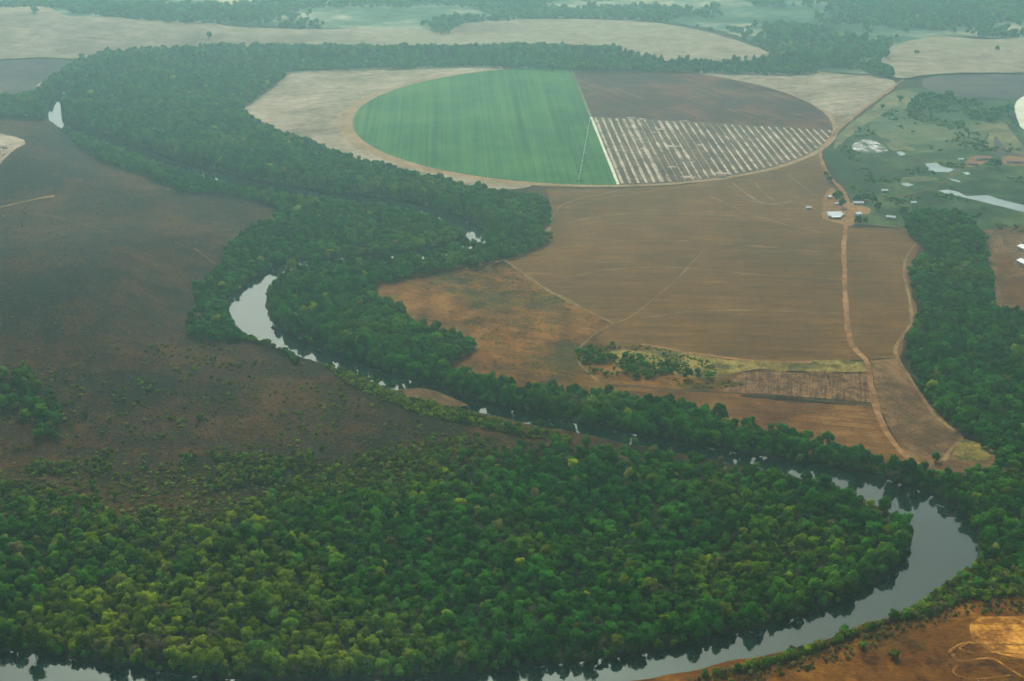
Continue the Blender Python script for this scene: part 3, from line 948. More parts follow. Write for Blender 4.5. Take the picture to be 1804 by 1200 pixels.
def tree(x, y, s, sz, rot, var, tint, name, label, cat, group=None):
    e = empty(name, (x, y, float(height(x, y))), rot)
    e.scale = (s, s, s * sz)
    put('crown', CROWNS[var % len(CROWNS)], e, tint)
    put('trunk', TRUNKS[var % 3], e, tint)
    return tag(e, label, cat, group)


def shrub(x, y, s, sz, rot, var, tint, name, label, cat, group=None):
    e = empty(name, (x, y, float(height(x, y)) - 0.05), rot)
    e.scale = (s, s, s * sz)
    put('foliage', SHRUBS[var % len(SHRUBS)], e, tint)
    return tag(e, label, cat, group)


def scatter(poly, gap, jitter=0.48):
    """a jittered grid of stations inside a world outline"""
    p = np.array(poly)
    x0, y0 = p.min(0)
    x1, y1 = p.max(0)
    gx, gy = np.meshgrid(np.arange(x0, x1, gap), np.arange(y0, y1, gap * 0.9))
    gx = gx + (np.arange(gx.shape[0]) % 2)[:, None] * gap / 2
    gx = gx.ravel() + (rng.random(gx.size) - 0.5) * 2 * jitter * gap
    gy = gy.ravel() + (rng.random(gy.size) - 0.5) * 2 * jitter * gap
    k = inside(gx, gy, poly)
    return gx[k], gy[k]


def instancer(name, meshes, x, y, z, s, sz, rot, tint, var, label):
    """one mass of vegetation: every plant a copy at its own place"""
    n = len(x)
    me = bpy.data.meshes.new(name)
    me.vertices.add(n)
    me.vertices.foreach_set('co', np.c_[x, y, z].astype(np.float32).ravel())
    for nm, tp, arr in (('size', 'FLOAT_VECTOR', np.c_[s, s, s * sz]), ('turn', 'FLOAT', rot), ('tint', 'FLOAT', tint), ('variety', 'INT', var)):
        a = me.attributes.new(nm, tp, 'POINT')
        if tp == 'FLOAT_VECTOR':
            a.data.foreach_set('vector', arr.astype(np.float32).ravel())
        else:
            a.data.foreach_set('value', arr.astype(np.int32 if tp == 'INT' else np.float32).ravel())
    me.materials.append(M_LEAF)
    o = bpy.data.objects.new(name, me)
    col.objects.link(o)
    g = bpy.data.node_groups.new(name, 'GeometryNodeTree')
    g.interface.new_socket('Geometry', in_out='INPUT', socket_type='NodeSocketGeometry')
    g.interface.new_socket('Geometry', in_out='OUTPUT', socket_type='NodeSocketGeometry')
    gi = g.nodes.new('NodeGroupInput')
    go = g.nodes.new('NodeGroupOutput')
    ip = g.nodes.new('GeometryNodeInstanceOnPoints')
    jn = g.nodes.new('GeometryNodeJoinGeometry')
    for src in reversed(meshes):
        oi = g.nodes.new('GeometryNodeObjectInfo')
        oi.inputs['Object'].default_value = src
        oi.inputs['As Instance'].default_value = False
        oi.transform_space = 'ORIGINAL'
        gt = g.nodes.new('GeometryNodeGeometryToInstance')
        g.links.new(oi.outputs['Geometry'], gt.inputs[0])
        g.links.new(gt.outputs[0], jn.inputs[0])

    def attr(nm, tp):
        a = g.nodes.new('GeometryNodeInputNamedAttribute')
        a.data_type = tp
        a.inputs['Name'].default_value = nm
        return a.outputs['Attribute']
    cx = g.nodes.new('ShaderNodeCombineXYZ')
    g.links.new(attr('turn', 'FLOAT'), cx.inputs['Z'])
    er = g.nodes.new('FunctionNodeEulerToRotation')
    g.links.new(cx.outputs[0], er.inputs[0])
    g.links.new(gi.outputs[0], ip.inputs['Points'])
    g.links.new(jn.outputs[0], ip.inputs['Instance'])
    ip.inputs['Pick Instance'].default_value = True
    g.links.new(attr('variety', 'INT'), ip.inputs['Instance Index'])
    g.links.new(er.outputs[0], ip.inputs['Rotation'])
    g.links.new(attr('size', 'FLOAT_VECTOR'), ip.inputs['Scale'])
    g.links.new(ip.outputs[0], go.inputs[0])
    md = o.modifiers.new('plants', 'NODES')
    md.node_group = g
    tag(o, label, None, None, 'stuff')
    return o


def forest_tint(x, y):
    """species mix: broad patches, single bright or bare crowns"""
    n = len(x)
    a = vnoise(x, y, 120, 21)
    b = vnoise(x, y, 35, 22)
    t = 0.02 + 0.27 * a * b * 2 + 0.16 * (rng.random(n) - 0.5)
    r = rng.random(n)
    t = np.where(r > 0.955, 0.62 + 0.25 * rng.random(n), t)
    t = np.where((r > 0.90) & (r < 0.915), 0.93 + 0.07 * rng.random(n), t)
    return np.clip(t, 0, 1)


# ---- the near loop of forest
NEAR = [(-120, 905), (0, 885), (60, 862), (120, 842), (200, 848), (250, 892), (320, 905), (400, 890), (470, 858), (520, 838), (580, 836), (640, 860), (700, 848), (760, 815), (830, 790), (920, 772), (1000, 768),
        (1080, 784), (1180, 800), (1300, 818), (1400, 834), (1480, 858), (1540, 882), (1588, 920), (1604, 960), (1592, 1004), (1560, 1034), (1480, 1078), (1350, 1116), (1200, 1154), (1000, 1186),
        (700, 1212), (450, 1214), (250, 1194), (100, 1166), (-120, 1138)]
pn = world_poly(NEAR, True, 3, 9.0, 6.0)
x, y = scatter(pn, 7.5)
rd = river_distance(x, y)
k = rd > 1.2
x, y, rd = x[k], y[k], rd[k]
# thin out towards the scrub slope
ux, uy = proj(x, y, 4)
EDGE_X = [-200, 0, 130, 250, 330, 480, 620, 760, 830, 1000, 1700]
EDGE_Y = [890, 890, 850, 895, 905, 850, 850, 815, 785, 760, 700]
edge = np.interp(ux, EDGE_X, EDGE_Y)
keep = rng.random(len(x)) < np.clip((uy - edge) / 55.0 + 0.35, 0, 1)
x, y, rd, ux, uy, edge = x[keep], y[keep], rd[keep], ux[keep], uy[keep], edge[keep]
n = len(x)
s = 0.56 + 0.62 * rng.random(n) ** 1.7 + 0.25 * (rng.random(n) > 0.95)
s = s * np.clip(0.72 + 0.5 * (uy - edge) / 90.0, 0.6, 1.0) * np.where(rd < 12, 1.15, 1.0)
tint = forest_tint(x, y)
olive = sstep(820, 420, ux) * sstep(-150, 260, ux) * (0.55 + 0.75 * vnoise(x, y, 45, 31))
tint = np.clip(np.where(tint < 0.6, tint + 0.42 * olive * (0.6 + 0.8 * rng.random(n)), tint), 0, 1)
sz = 0.85 + 0.45 * rng.random(n) ** 1.5
rot = rng.random(n) * 6.283
var = rng.integers(0, 7, n)
sz = sz * np.where(rd < 14, 1.3, 1.0)
dist = np.sqrt(x * x + y * y + CAM_H ** 2)
vis = (ux > -5) & (ux < PW + 5) & (uy > 0) & (uy < PH - 2)
score = np.where(vis, s / dist, 0)
order = np.argsort(-score)
single = order[:280]
rest = np.ones(n, bool)
rest[single] = False


def forest_label(t, sc, ux_, uy_, rdv):
    c = ('bare grey-brown' if t > 0.9 else 'bright yellow-green' if t > 0.6 else 'olive' if t > 0.42 else 'dull olive-green' if t > 0.3 else
         'mid-green' if t > 0.2 else 'rich green' if t > 0.1 else 'deep green')
    z_ = 'huge' if sc > 1.2 else 'very large' if sc > 1.1 else 'large' if sc > 1.0 else 'medium'
    if rdv < 9:
        w = 'over the river edge, ' + ('just below the loop tip' if ux_ > 1400 else 'below the bright crowns' if ux_ > 1150 else 'mid-loop, dark water below' if ux_ > 850 else
                                       'mid-loop, beside hidden water' if ux_ > 600 else 'olive end of the loop' if ux_ > 300 else 'near the pale corner water')
    else:
        w = ('near the loop tip' if ux_ > 1380 else 'two thirds along the loop' if ux_ > 1130 else 'mid-loop, towards its tip' if ux_ > 900 else 'mid-loop' if ux_ > 650 else
             'in the yellowish middle' if ux_ > 420 else 'olive end of the loop' if ux_ > 200 else 'at the frame-edge end')
        w += ', well inland' if uy_ < 985 else ', a few rows inland' if uy_ < 1070 else ', close behind the bank'
    return z_ + ' ' + c + ' forest tree ' + w


GROVE = []
for i in single:
    lb = forest_label(tint[i], s[i], ux[i], uy[i], rd[i])
    GROVE.append(tree(float(x[i]), float(y[i]), float(s[i]), float(sz[i]), float(rot[i]), int(var[i]), tint[i], 'forest_tree', lb, 'tree',
                      'trees of the near forest loop'))
SRC_T = []
seen = set()
for e in GROVE:
    c = [q for q in e.children if q.name.startswith('crown')][0]
    if c.data.name not in seen:
        seen.add(c.data.name)
        SRC_T.append(c)
instancer('forest', SRC_T, x[rest], y[rest], height(x[rest], y[rest]), s[rest], sz[rest], rot[rest], tint[rest], var[rest],
          'dense green forest filling the near loop of the river')
FOREST_COUNT = [int(rest.sum())]


WOODS = [pn]


def wood(name, outline, gap, smin, smax, label, tshift=0.0, edge=(16.0, 1.35), river_gap=1.2, edge_low=True, density=None, curved=True, z=6.5):
    p = world_poly(outline, curved, 3, 12.0, z)
    WOODS.append(p)
    x, y = scatter(p, gap)
    k = river_distance(x, y) > river_gap
    x, y = x[k], y[k]
    if density is not None:
        k = density(x, y)
        x, y = x[k], y[k]
    n = len(x)
    s = smin + (smax - smin) * rng.random(n) ** 1.4
    tall = np.where(river_distance(x, y) < edge[0], edge[1], 1.0)
    t = np.clip(forest_tint(x, y) + tshift, 0, 1)
    t = np.where((t > 0.6) & (rng.random(n) < 0.6), 0.15 + 0.2 * rng.random(n), t)
    FOREST_COUNT.append(n)
    return instancer(name, SRC_T, x, y, height(x, y), s, tall * (0.85 + 0.45 * rng.random(n) ** 1.5), rng.random(n) * 6.283, t, rng.integers(0, len(SRC_T), n), label)


wood('river_wood', [(470, 492), (500, 468), (560, 458), (650, 458), (740, 452), (800, 440), (850, 428), (952, 408), (962, 424), (890, 452), (800, 466), (720, 482), (652, 506), (700, 536), (742, 566),
                    (800, 588), (842, 606), (790, 630), (800, 648), (880, 664), (950, 678), (1050, 688), (1150, 698), (1250, 722), (1350, 748), (1430, 768), (1500, 794), (1560, 812), (1640, 826), (1668, 850),
                    (1690, 890), (1640, 880), (1590, 868), (1530, 852), (1400, 824), (1250, 795), (1100, 767), (950, 738), (850, 712), (760, 692), (650, 660), (560, 625), (505, 592), (478, 550)],
     7.8, 0.75, 1.35, 'belt of rounded trees lining the far bank of the river')
wood('right_wood', [(1602, 376), (1640, 368), (1700, 374), (1732, 408), (1738, 450), (1750, 500), (1760, 535), (1830, 548), (1960, 545), (1960, 985), (1804, 1000), (1745, 988), (1718, 962), (1706, 912),
                    (1664, 872), (1640, 842), (1720, 822), (1762, 806), (1738, 780), (1700, 756), (1664, 728), (1632, 690), (1606, 650), (1596, 612), (1606, 582), (1622, 545), (1610, 500), (1604, 462),
                    (1628, 440), (1602, 402)], 7.8, 0.65, 1.2, 'big dark green wood beside the farm fields', -0.03)
wood('loop_wood', [(112, 222), (160, 226), (240, 256), (330, 296), (430, 323), (520, 341), (620, 351), (720, 366), (790, 382), (822, 402), (812, 430), (740, 447), (640, 453), (540, 457), (490, 467), (450, 482),
                   (416, 506), (406, 540), (412, 575), (438, 594), (400, 592), (342, 588), (326, 570), (345, 530), (338, 500), (380, 472), (398, 440), (420, 415), (478, 385), (490, 362), (440, 346),
                   (380, 336), (330, 334), (290, 322), (262, 306), (230, 296), (170, 274), (128, 244)], 8.0, 0.7, 1.2, 'forest on the inside of the middle river loop', 0.0, (34.0, 0.74))
wood('far_wood', [(58, 190), (108, 168), (150, 130), (200, 96), (300, 82), (450, 77), (600, 80), (800, 82), (930, 77), (1050, 84), (1120, 97), (1180, 110), (1350, 104), (1400, 112), (1440, 122), (1380, 127), (1200, 123),
                  (1000, 119), (830, 113), (700, 116), (520, 121), (500, 129), (470, 156), (428, 186), (440, 206), (500, 232), (560, 252), (620, 276), (700, 294), (800, 320), (870, 332), (940, 342), (968, 362),
                  (958, 402), (900, 422), (850, 428), (840, 402), (790, 374), (700, 352), (600, 340), (500, 327), (420, 310), (330, 286), (240, 252), (150, 222), (105, 206)],
     8.6, 0.75, 1.25, 'broad blue-green forest of the far river loop and its belt to the dry field', 0.0, (26.0, 1.6))
wood('edge_wood', [(-60, 164), (0, 166), (50, 166), (92, 138), (136, 106), (200, 88), (215, 96), (165, 128), (118, 164), (96, 184), (84, 200), (70, 206), (0, 202), (-60, 204)], 10.0, 0.9, 1.4, 'small hazy wood at the frame edge by the far river bend')
wood('far_belt', [(1370, 92), (1440, 104), (1500, 112), (1570, 118), (1570, 132), (1545, 130), (1500, 117), (1440, 118), (1390, 124)], 12.0, 1.1, 1.8, 'hazy tree belt above the tan field by the road')
wood('hazy_wood', [(-200, 8), (100, 18), (330, 38), (600, 50), (790, 58), (820, 38), (1000, 30), (1170, 36), (1300, 62), (1360, 92), (1420, 112), (1560, 110), (1560, 84), (1650, 60), (1804, 62), (2100, 50),
                   (2200, -60), (900, -90), (-400, -60)], 13.0, 1.0, 1.7, 'faint blue-green woodland patches fading into the haze',
     density=lambda x, y: (0.6 * vnoise(x, y * 1.6, 420, 41) + 0.4 * vnoise(x, y * 2, 150, 42)) + 0.14 * (vnoise(x, y, 40, 44) - 0.5) > 0.50 + 0.12 * (rng.random(len(x)) - 0.5))
wood('marsh_wood', [(1600, 196), (1610, 172), (1660, 162), (1720, 176), (1750, 190), (1770, 206), (1740, 208), (1700, 196), (1650, 188)], 10.0, 0.6, 1.1, 'loose scrubby trees behind the marsh meadow',
     density=lambda x, y: vnoise(x, y, 40, 45) > 0.45)

# low growth that hangs over the water along the wooded banks
ang_n = np.gradient(RIV[:, :2], axis=0)
ang_n /= np.hypot(ang_n[:, 0], ang_n[:, 1])[:, None]
side = np.c_[-ang_n[:, 1], ang_n[:, 0]]
bx, by = [], []
for sg in (-1, 1):
    for q in range(2):
        p = RIV[:, :2] + side * sg * (RIV[:, 2:3] / 2 + 0.8 + 2.2 * q) + rng.normal(size=(len(RIV), 2)) * 1.6
        bx.append(p[:, 0])
        by.append(p[:, 1])
bx, by = np.concatenate(bx), np.concatenate(by)
ux, uy = proj(bx, by, 0)
rd = river_distance(bx, by)
inw = np.zeros(len(bx), bool)
for wi, p in enumerate(WOODS[:6]):
    if wi != 5:
        inw |= inside(bx, by, p)
k = inw & (rd > -1.5)
bx, by = bx[k], by[k]
n = len(bx)
instancer('bank_growth', SRC_T, bx, by, np.full(n, -0.6), 0.42 + 0.3 * rng.random(n), 0.9 + 0.4 * rng.random(n), rng.random(n) * 6.283, np.clip(0.05 + 0.35 * rng.random(n), 0, 1), rng.integers(0, len(SRC_T), n),
          'low leafy growth overhanging the water along the wooded river banks')
FOREST_COUNT.append(n)

# the ground below the woods is dark leaf litter
gme = bpy.data.objects['ground'].data
fc = np.empty(len(gme.polygons) * 3, np.float32)
gme.polygons.foreach_get('center', fc)
fc = fc.reshape(-1, 3)
mi = np.zeros(len(fc), np.int32)
cand = np.where((fc[:, 1] > 700) & (fc[:, 1] < 3400) & (np.abs(fc[:, 0]) < 1500))[0]
for wi, p in enumerate(WOODS):
    if wi == 6:
        continue                        # the scattered far woodland keeps its pasture
    c2 = cand[(fc[cand, 0] > p[:, 0].min()) & (fc[cand, 0] < p[:, 0].max()) & (fc[cand, 1] > p[:, 1].min()) & (fc[cand, 1] < p[:, 1].max())]
    c2 = c2[inside(fc[c2, 0], fc[c2, 1], p)]
    if wi == 0:                         # the near forest thins out upslope
        qx, qy = proj(fc[c2, 0], fc[c2, 1], 4)
        c2 = c2[qy > np.interp(qx, EDGE_X, EDGE_Y) + 30]
    mi[c2] = 1
gme.polygons.foreach_set('material_index', mi)

# ---- scrub
hill_poly = world_poly([(-150, 190), (40, 205), (110, 225), (170, 275), (290, 330), (480, 370), (400, 440), (340, 500), (325, 585), (490, 608), (700, 702), (850, 745), (960, 770), (820, 820), (700, 880), (600, 900),
                        (480, 900), (320, 950), (250, 940), (180, 900), (60, 900), (-150, 930)], True, 2, 14.0)
x, y = scatter(hill_poly, 5.0)
ux, uy = proj(x, y, 0)
dens = 0.20 + 0.30 * sstep(560, 840, uy) + 0.45 * sstep(780, 860, uy)
k = (rng.random(len(x)) < dens * (0.3 + 1.4 * vnoise(x, y, 60, 51))) & (river_distance(x, y) > 2)
x, y, uy = x[k], y[k], uy[k]
n = len(x)
s = (0.35 + 0.6 * rng.random(n) ** 3) * (1 + 0.9 * sstep(760, 880, uy))
t = np.where(rng.random(n) < 0.25 + 0.4 * sstep(740, 860, uy), 0.4 + 0.3 * rng.random(n), 0.94 + 0.06 * rng.random(n))
S_SRC = []
for i in range(4):
    px2, py2 = [(352, 740), (430, 808), (262, 690), (568, 792)][i]
    wx, wy = at(px2, py2)
    e = shrub(wx, wy, 2.1, 1.0, i * 1.3, i, 0.2 + 0.1 * i, 'shrub', ['dark green shrub in the middle of the brown scrub slope', 'green shrub just above the near forest on the scrub slope',
              'small dull green shrub high on the scrub slope', 'olive shrub on the scrub between the river and the forest'][i], 'shrub', 'shrubs on the scrub slope')
    S_SRC.append(e.children[0])
instancer('scrub', S_SRC, x, y, height(x, y), s, 0.4 + 0.3 * rng.random(n), rng.random(n) * 6.283, t, rng.integers(0, 4, n), 'low grey-brown and olive scrub dotted over the hillside')
FOREST_COUNT.append(n)


def line_of(pts, gap, spread, smin, smax, name, label, cat, group, tlo, thi, kind='shrub', z=2.0, dens=1.0, river_gap=0.3):
    w = [at(a, b, z) for a, b in pts]
    p = densify(catmull(w, gap, False), gap, False)
    out = []
    ends = ('upstream end', 'upper middle', 'lower middle', 'downstream end') if cat == 'shrub' or 'begins' in label else ('water end', 'nearer the water', 'nearer the frame edge', 'frame end')

    def frac(q):
        return float(np.argmin(np.hypot(p[:, 0] - q[0], p[:, 1] - q[1]))) / len(p)
    for q in p:
        if random.random() > dens:
            continue
        xx = q[0] + random.uniform(-1, 1) * spread
        yy = q[1] + random.uniform(-1, 1) * spread
        if river_distance([xx], [yy])[0] < river_gap:
            continue
        f = shrub if kind == 'shrub' else tree
        sc, tn = random.uniform(smin, smax), random.uniform(tlo, thi)
        where = ends[0] if frac(q) < 0.25 else ends[1] if frac(q) < 0.5 else ends[2] if frac(q) < 0.75 else ends[3]
        lb = look(tn, sc, (smin + (smax - smin) * 0.33, smin + (smax - smin) * 0.67)) + ' ' + label + ', ' + where
        out.append(f(xx, yy, sc, random.uniform(0.8, 1.2), random.uniform(0, 6.28), random.randrange(28), tn, name, lb, cat, group))
    return out


# bushes on the low near bank between the pool and the near forest
line_of([(405, 582), (440, 596), (470, 604), (492, 610), (510, 624), (526, 638)], 3.6, 3.0, 1.4, 2.8, 'bank_shrub', 'bush on the low bank beside the pale river pool', 'shrub', 'bushes beside the pale river pool', 0.1, 0.5)
line_of([(600, 656), (640, 672), (680, 690), (720, 706), (760, 716), (800, 726), (840, 738)], 2.6, 6.0, 1.3, 2.6, 'bank_shrub', 'bush on the near bank by the mud', 'shrub',
        'bushes on the near bank by the mud', 0.55, 0.8)
line_of([(800, 728), (850, 742), (900, 752), (960, 762), (1010, 768)], 5.5, 6.0, 0.45, 0.8, 'bank_tree', 'tree where the near forest loop begins', 'tree', 'small trees where the forest loop begins',
        0.1, 0.5, 'tree', 4.0)
# dense brush on the lower bank, too thick to count, and low brush on the near bank
def brush(name, outline, gap, smin, smax, tlo, thi, label, dens=1.0, z=1.0, brown=0.0, src=None, cluster=0.0, squash=0.8):
    p = world_poly(outline, True, 2.0, 8.0, z)
    x, y = scatter(p, gap)
    k = (river_distance(x, y) > 0.2) & (rng.random(len(x)) < dens * (0.5 + vnoise(x, y, 14, 61)))
    for q in OPEN:
        k &= ~inside(x, y, q) & ~inside(x, y - 12, q) & ~inside(x, y + 8, q)
    if cluster:
        k &= 0.6 * vnoise(x, y, 42, 63) + 0.4 * vnoise(x, y, 13, 64) > cluster
    x, y = x[k], y[k]
    n = len(x)
    t = np.where(rng.random(n) < brown, 0.93 + 0.07 * rng.random(n), tlo + (thi - tlo) * rng.random(n))
    FOREST_COUNT.append(n)
    return instancer(name, src or S_SRC, x, y, height(x, y), smin + (smax - smin) * rng.random(n) ** 1.5, squash * (1.0 + 0.6 * rng.random(n)), rng.random(n) * 6.283, t, rng.integers(0, 4, n), label)


brush('bank_brush', [(960, 1206), (1080, 1188), (1200, 1170), (1300, 1150), (1400, 1122), (1480, 1104), (1540, 1078), (1600, 1040), (1660, 1004), (1720, 984), (1900, 962), (1900, 1050), (1780, 1046), (1700, 1052),
                     (1640, 1080), (1580, 1096), (1500, 1122), (1420, 1150), (1320, 1178), (1200, 1196), (1080, 1212)], 2.7, 0.9, 2.3, 0.15, 0.7,
      'dense mixed green and brown brush along the lower river bank', 1.5, 1.0, 0.3)
brush('slope_brush', [(1000, 1214), (1200, 1192), (1330, 1172), (1440, 1142), (1540, 1112), (1640, 1078), (1760, 1046), (1900, 1044), (1900, 1076), (1700, 1084), (1600, 1120), (1480, 1165), (1350, 1195), (1200, 1215)], 3.6, 0.4, 1.1,
      0.3, 0.7, 'sparse low brown scrub scattered on top of the orange slope', 0.7, 0.5, 0.75)
brush('bend_brush', [(1590, 1050), (1640, 1008), (1716, 984), (1800, 970), (1900, 960), (1900, 1040), (1780, 1040), (1690, 1036), (1630, 1062)], 6.5, 0.42, 0.8, 0.08, 0.5,
      'thick small trees between the river bend and the orange slope', 1.3, 2.0, 0.06, SRC_T)
brush('near_bank_brush', [(560, 634), (610, 654), (660, 674), (700, 694), (760, 708), (830, 726), (900, 744), (960, 758), (1000, 772), (940, 772), (860, 756), (780, 738), (700, 716), (640, 690), (590, 662)], 3.2, 0.6, 1.5, 0.45, 0.8,
      'yellow-green brush on the near bank between river and brown scrub', 1.0, 0.6, 0.08)
# stunted growth where the near forest gives way to scrub
brush('forest_edge_brush', [(-60, 800), (120, 790), (300, 800), (440, 800), (560, 800), (700, 790), (800, 770), (900, 765), (820, 800), (760, 850), (660, 900), (540, 900), (440, 930), (330, 960), (240, 950), (160, 920), (60, 920), (-60, 930)],
      3.6, 0.16, 0.6, 0.3, 0.72, 'stunted trees where the near forest thins into the scrub', 1.0, 1.0, 0.2, SRC_T, 0.5)
brush('thicket_brush', [(1000, 610), (1040, 598), (1100, 604), (1180, 616), (1260, 640), (1310, 650), (1320, 676), (1240, 684), (1150, 676), (1060, 666), (1020, 650)], 4.0, 0.5, 1.2, 0.3, 0.7,
      'low soft green bushes around the thickets below the brown field', 0.9, 0.6, 0.15, None, 0.55, 0.5)
brush('pasture_tufts', [(690, 520), (760, 492), (880, 466), (960, 512), (1070, 570), (1030, 620), (1020, 660), (900, 668), (840, 640), (800, 600), (740, 560)], 3.8, 0.25, 0.75, 0.45, 0.8,
      'small green tufts scattered over the rough pasture', 0.8, 0.3, 0.1, None, 0.55, 0.35)
brush('marsh_brush', [(1480, 262), (1540, 210), (1620, 180), (1760, 186), (1850, 200), (1900, 330), (1900, 400), (1740, 405), (1620, 372), (1560, 380), (1500, 330)], 6.0, 0.9, 2.4, 0.05, 0.5,
      'dark low bushes clustered over the marsh', 0.7, 0.6, 0.1, None, 0.62, 0.5)
brush('slope_shrubs', [(-60, 640), (120, 640), (330, 600), (500, 640), (660, 700), (820, 750), (780, 790), (560, 800), (300, 800), (-60, 800)], 5.0, 0.5, 1.5, 0.25, 0.7,
      'scattered green shrubs thickening down the scrub slope', 0.35, 0.5, 0.25, None, 0.5, 0.6)
# bushes on the orange bank
line_of([(1000, 1206), (1060, 1196), (1120, 1190), (1200, 1178), (1290, 1158), (1380, 1136), (1450, 1118), (1520, 1100)], 3.4, 3.0, 1.0, 2.0, 'bank_shrub', 'bush on the bank above the orange slope', 'shrub',
        'bushes on the lower river bank', 0.35, 0.8)
line_of([(1300, 1160), (1400, 1136), (1500, 1106), (1580, 1080)], 5.0, 5.0, 1.0, 1.9, 'bank_shrub', 'low bush behind the lower bank', 'shrub', 'brown bushes behind the lower river bank', 0.9, 1.0)
line_of([(1540, 1092), (1580, 1070), (1610, 1048), (1640, 1022), (1690, 1000)], 5.0, 5.0, 0.55, 0.9, 'bank_tree', 'bank tree above the orange slope', 'tree', 'small trees above the orange slope', 0.1, 0.55, 'tree', 4.0)
line_of([(1680, 1012), (1730, 1004), (1790, 1000), (1850, 1000)], 6.0, 7.0, 0.6, 0.95, 'bank_tree', 'tree behind the orange slope rim', 'tree', 'trees at the frame edge above the orange slope', 0.1, 0.45, 'tree', 4.0)
line_of([(1600, 1082), (1660, 1056), (1720, 1040), (1800, 1034)], 5.0, 5.0, 1.3, 2.6, 'bank_shrub', 'bush on the upper rim of the orange slope', 'shrub', 'bushes on the upper rim of the orange slope', 0.2, 0.7)
for qx, qy, sc_, tn, lb in [(1576, 1158, 2.6, 0.45, 'lone grey-green bush in the middle of the orange slope'), (1520, 1140, 2.0, 0.3, 'dark bush on the upper part of the orange slope'),
                            (1738, 1062, 2.8, 0.5, 'bright green bush just above the ochre clearing'), (1488, 1112, 2.2, 0.1, 'round dark green bush standing at the water edge of the lower bank')]:
    wx, wy = at(qx, qy)
    shrub(wx, wy, sc_, 1.0, 1.0, 1, tn, 'shrub', lb, 'shrub')
line_of([(-30, 1176), (20, 1186), (60, 1200), (120, 1212)], 4.0, 4.0, 1.0, 2.0, 'bank_shrub', 'bush in the bottom corner by pale water', 'shrub', 'bushes in the bottom corner by pale water', 0.4, 0.9)

# clump on the scrub slope, the thicket in the pasture
def clump(outline, gap, smin, smax, name, label, group, tlo, thi, z=4.0, hole=0.0):
    p = world_poly(outline, True, 5.0, 8.0, z)
    x, y = scatter(p, gap, 0.7)
    k = vnoise(x, y, 16, 71) > hole
    x, y = x[k], y[k]
    cxm, cym = x.mean(), y.mean()
    for a, b in zip(x, y):
        sc, tn = random.uniform(smin, smax), random.uniform(tlo, thi)
        da, db = (a - cxm) / (np.ptp(x) / 2), (b - cym) / (np.ptp(y) / 2)
        wh = ('centre' if abs(da) < 0.35 and abs(db) < 0.35 else 'far side' if db > abs(da) else 'near side' if -db > abs(da) else 'river-ward end' if da > 0 else 'outer end')
        lb = look(tn, sc, (smin + (smax - smin) * 0.33, smin + (smax - smin) * 0.67)) + ' tree, ' + wh + ' of ' + label
        tree(float(a), float(b), sc, random.uniform(0.85, 1.15), random.uniform(0, 6.28), random.randrange(28), tn, name, lb, 'tree', group)
    return len(x)


clump([(-20, 658), (40, 656), (76, 672), (96, 702), (114, 722), (108, 752), (80, 766), (52, 754), (40, 732), (8, 716), (-20, 706)], 9.5, 0.75, 1.2, 'hill_tree', 'the isolated clump on the scrub slope',
      'trees of the isolated clump on the scrub slope', 0.02, 0.5)
clump([(1020, 614), (1046, 602), (1084, 604), (1100, 618), (1080, 632), (1054, 638), (1030, 632)], 5.0, 0.35, 0.62, 'thicket_tree', 'the small thicket by the field point', 'trees of the smaller thicket patch', 0.05, 0.45, 3.0, 0.36)
clump([(1096, 634), (1126, 616), (1168, 622), (1200, 640), (1240, 656), (1200, 664), (1150, 664), (1100, 658)], 5.0, 0.35, 0.68, 'thicket_tree', 'the larger thicket below the brown field', 'trees of the larger thicket', 0.05, 0.45, 3.0, 0.33)
clump([(1042, 640), (1070, 646), (1096, 640), (1104, 656), (1070, 658)], 9.0, 0.35, 0.55, 'thicket_tree', 'the low growth between two thickets', 'bushy trees between the thickets', 0.15, 0.5)
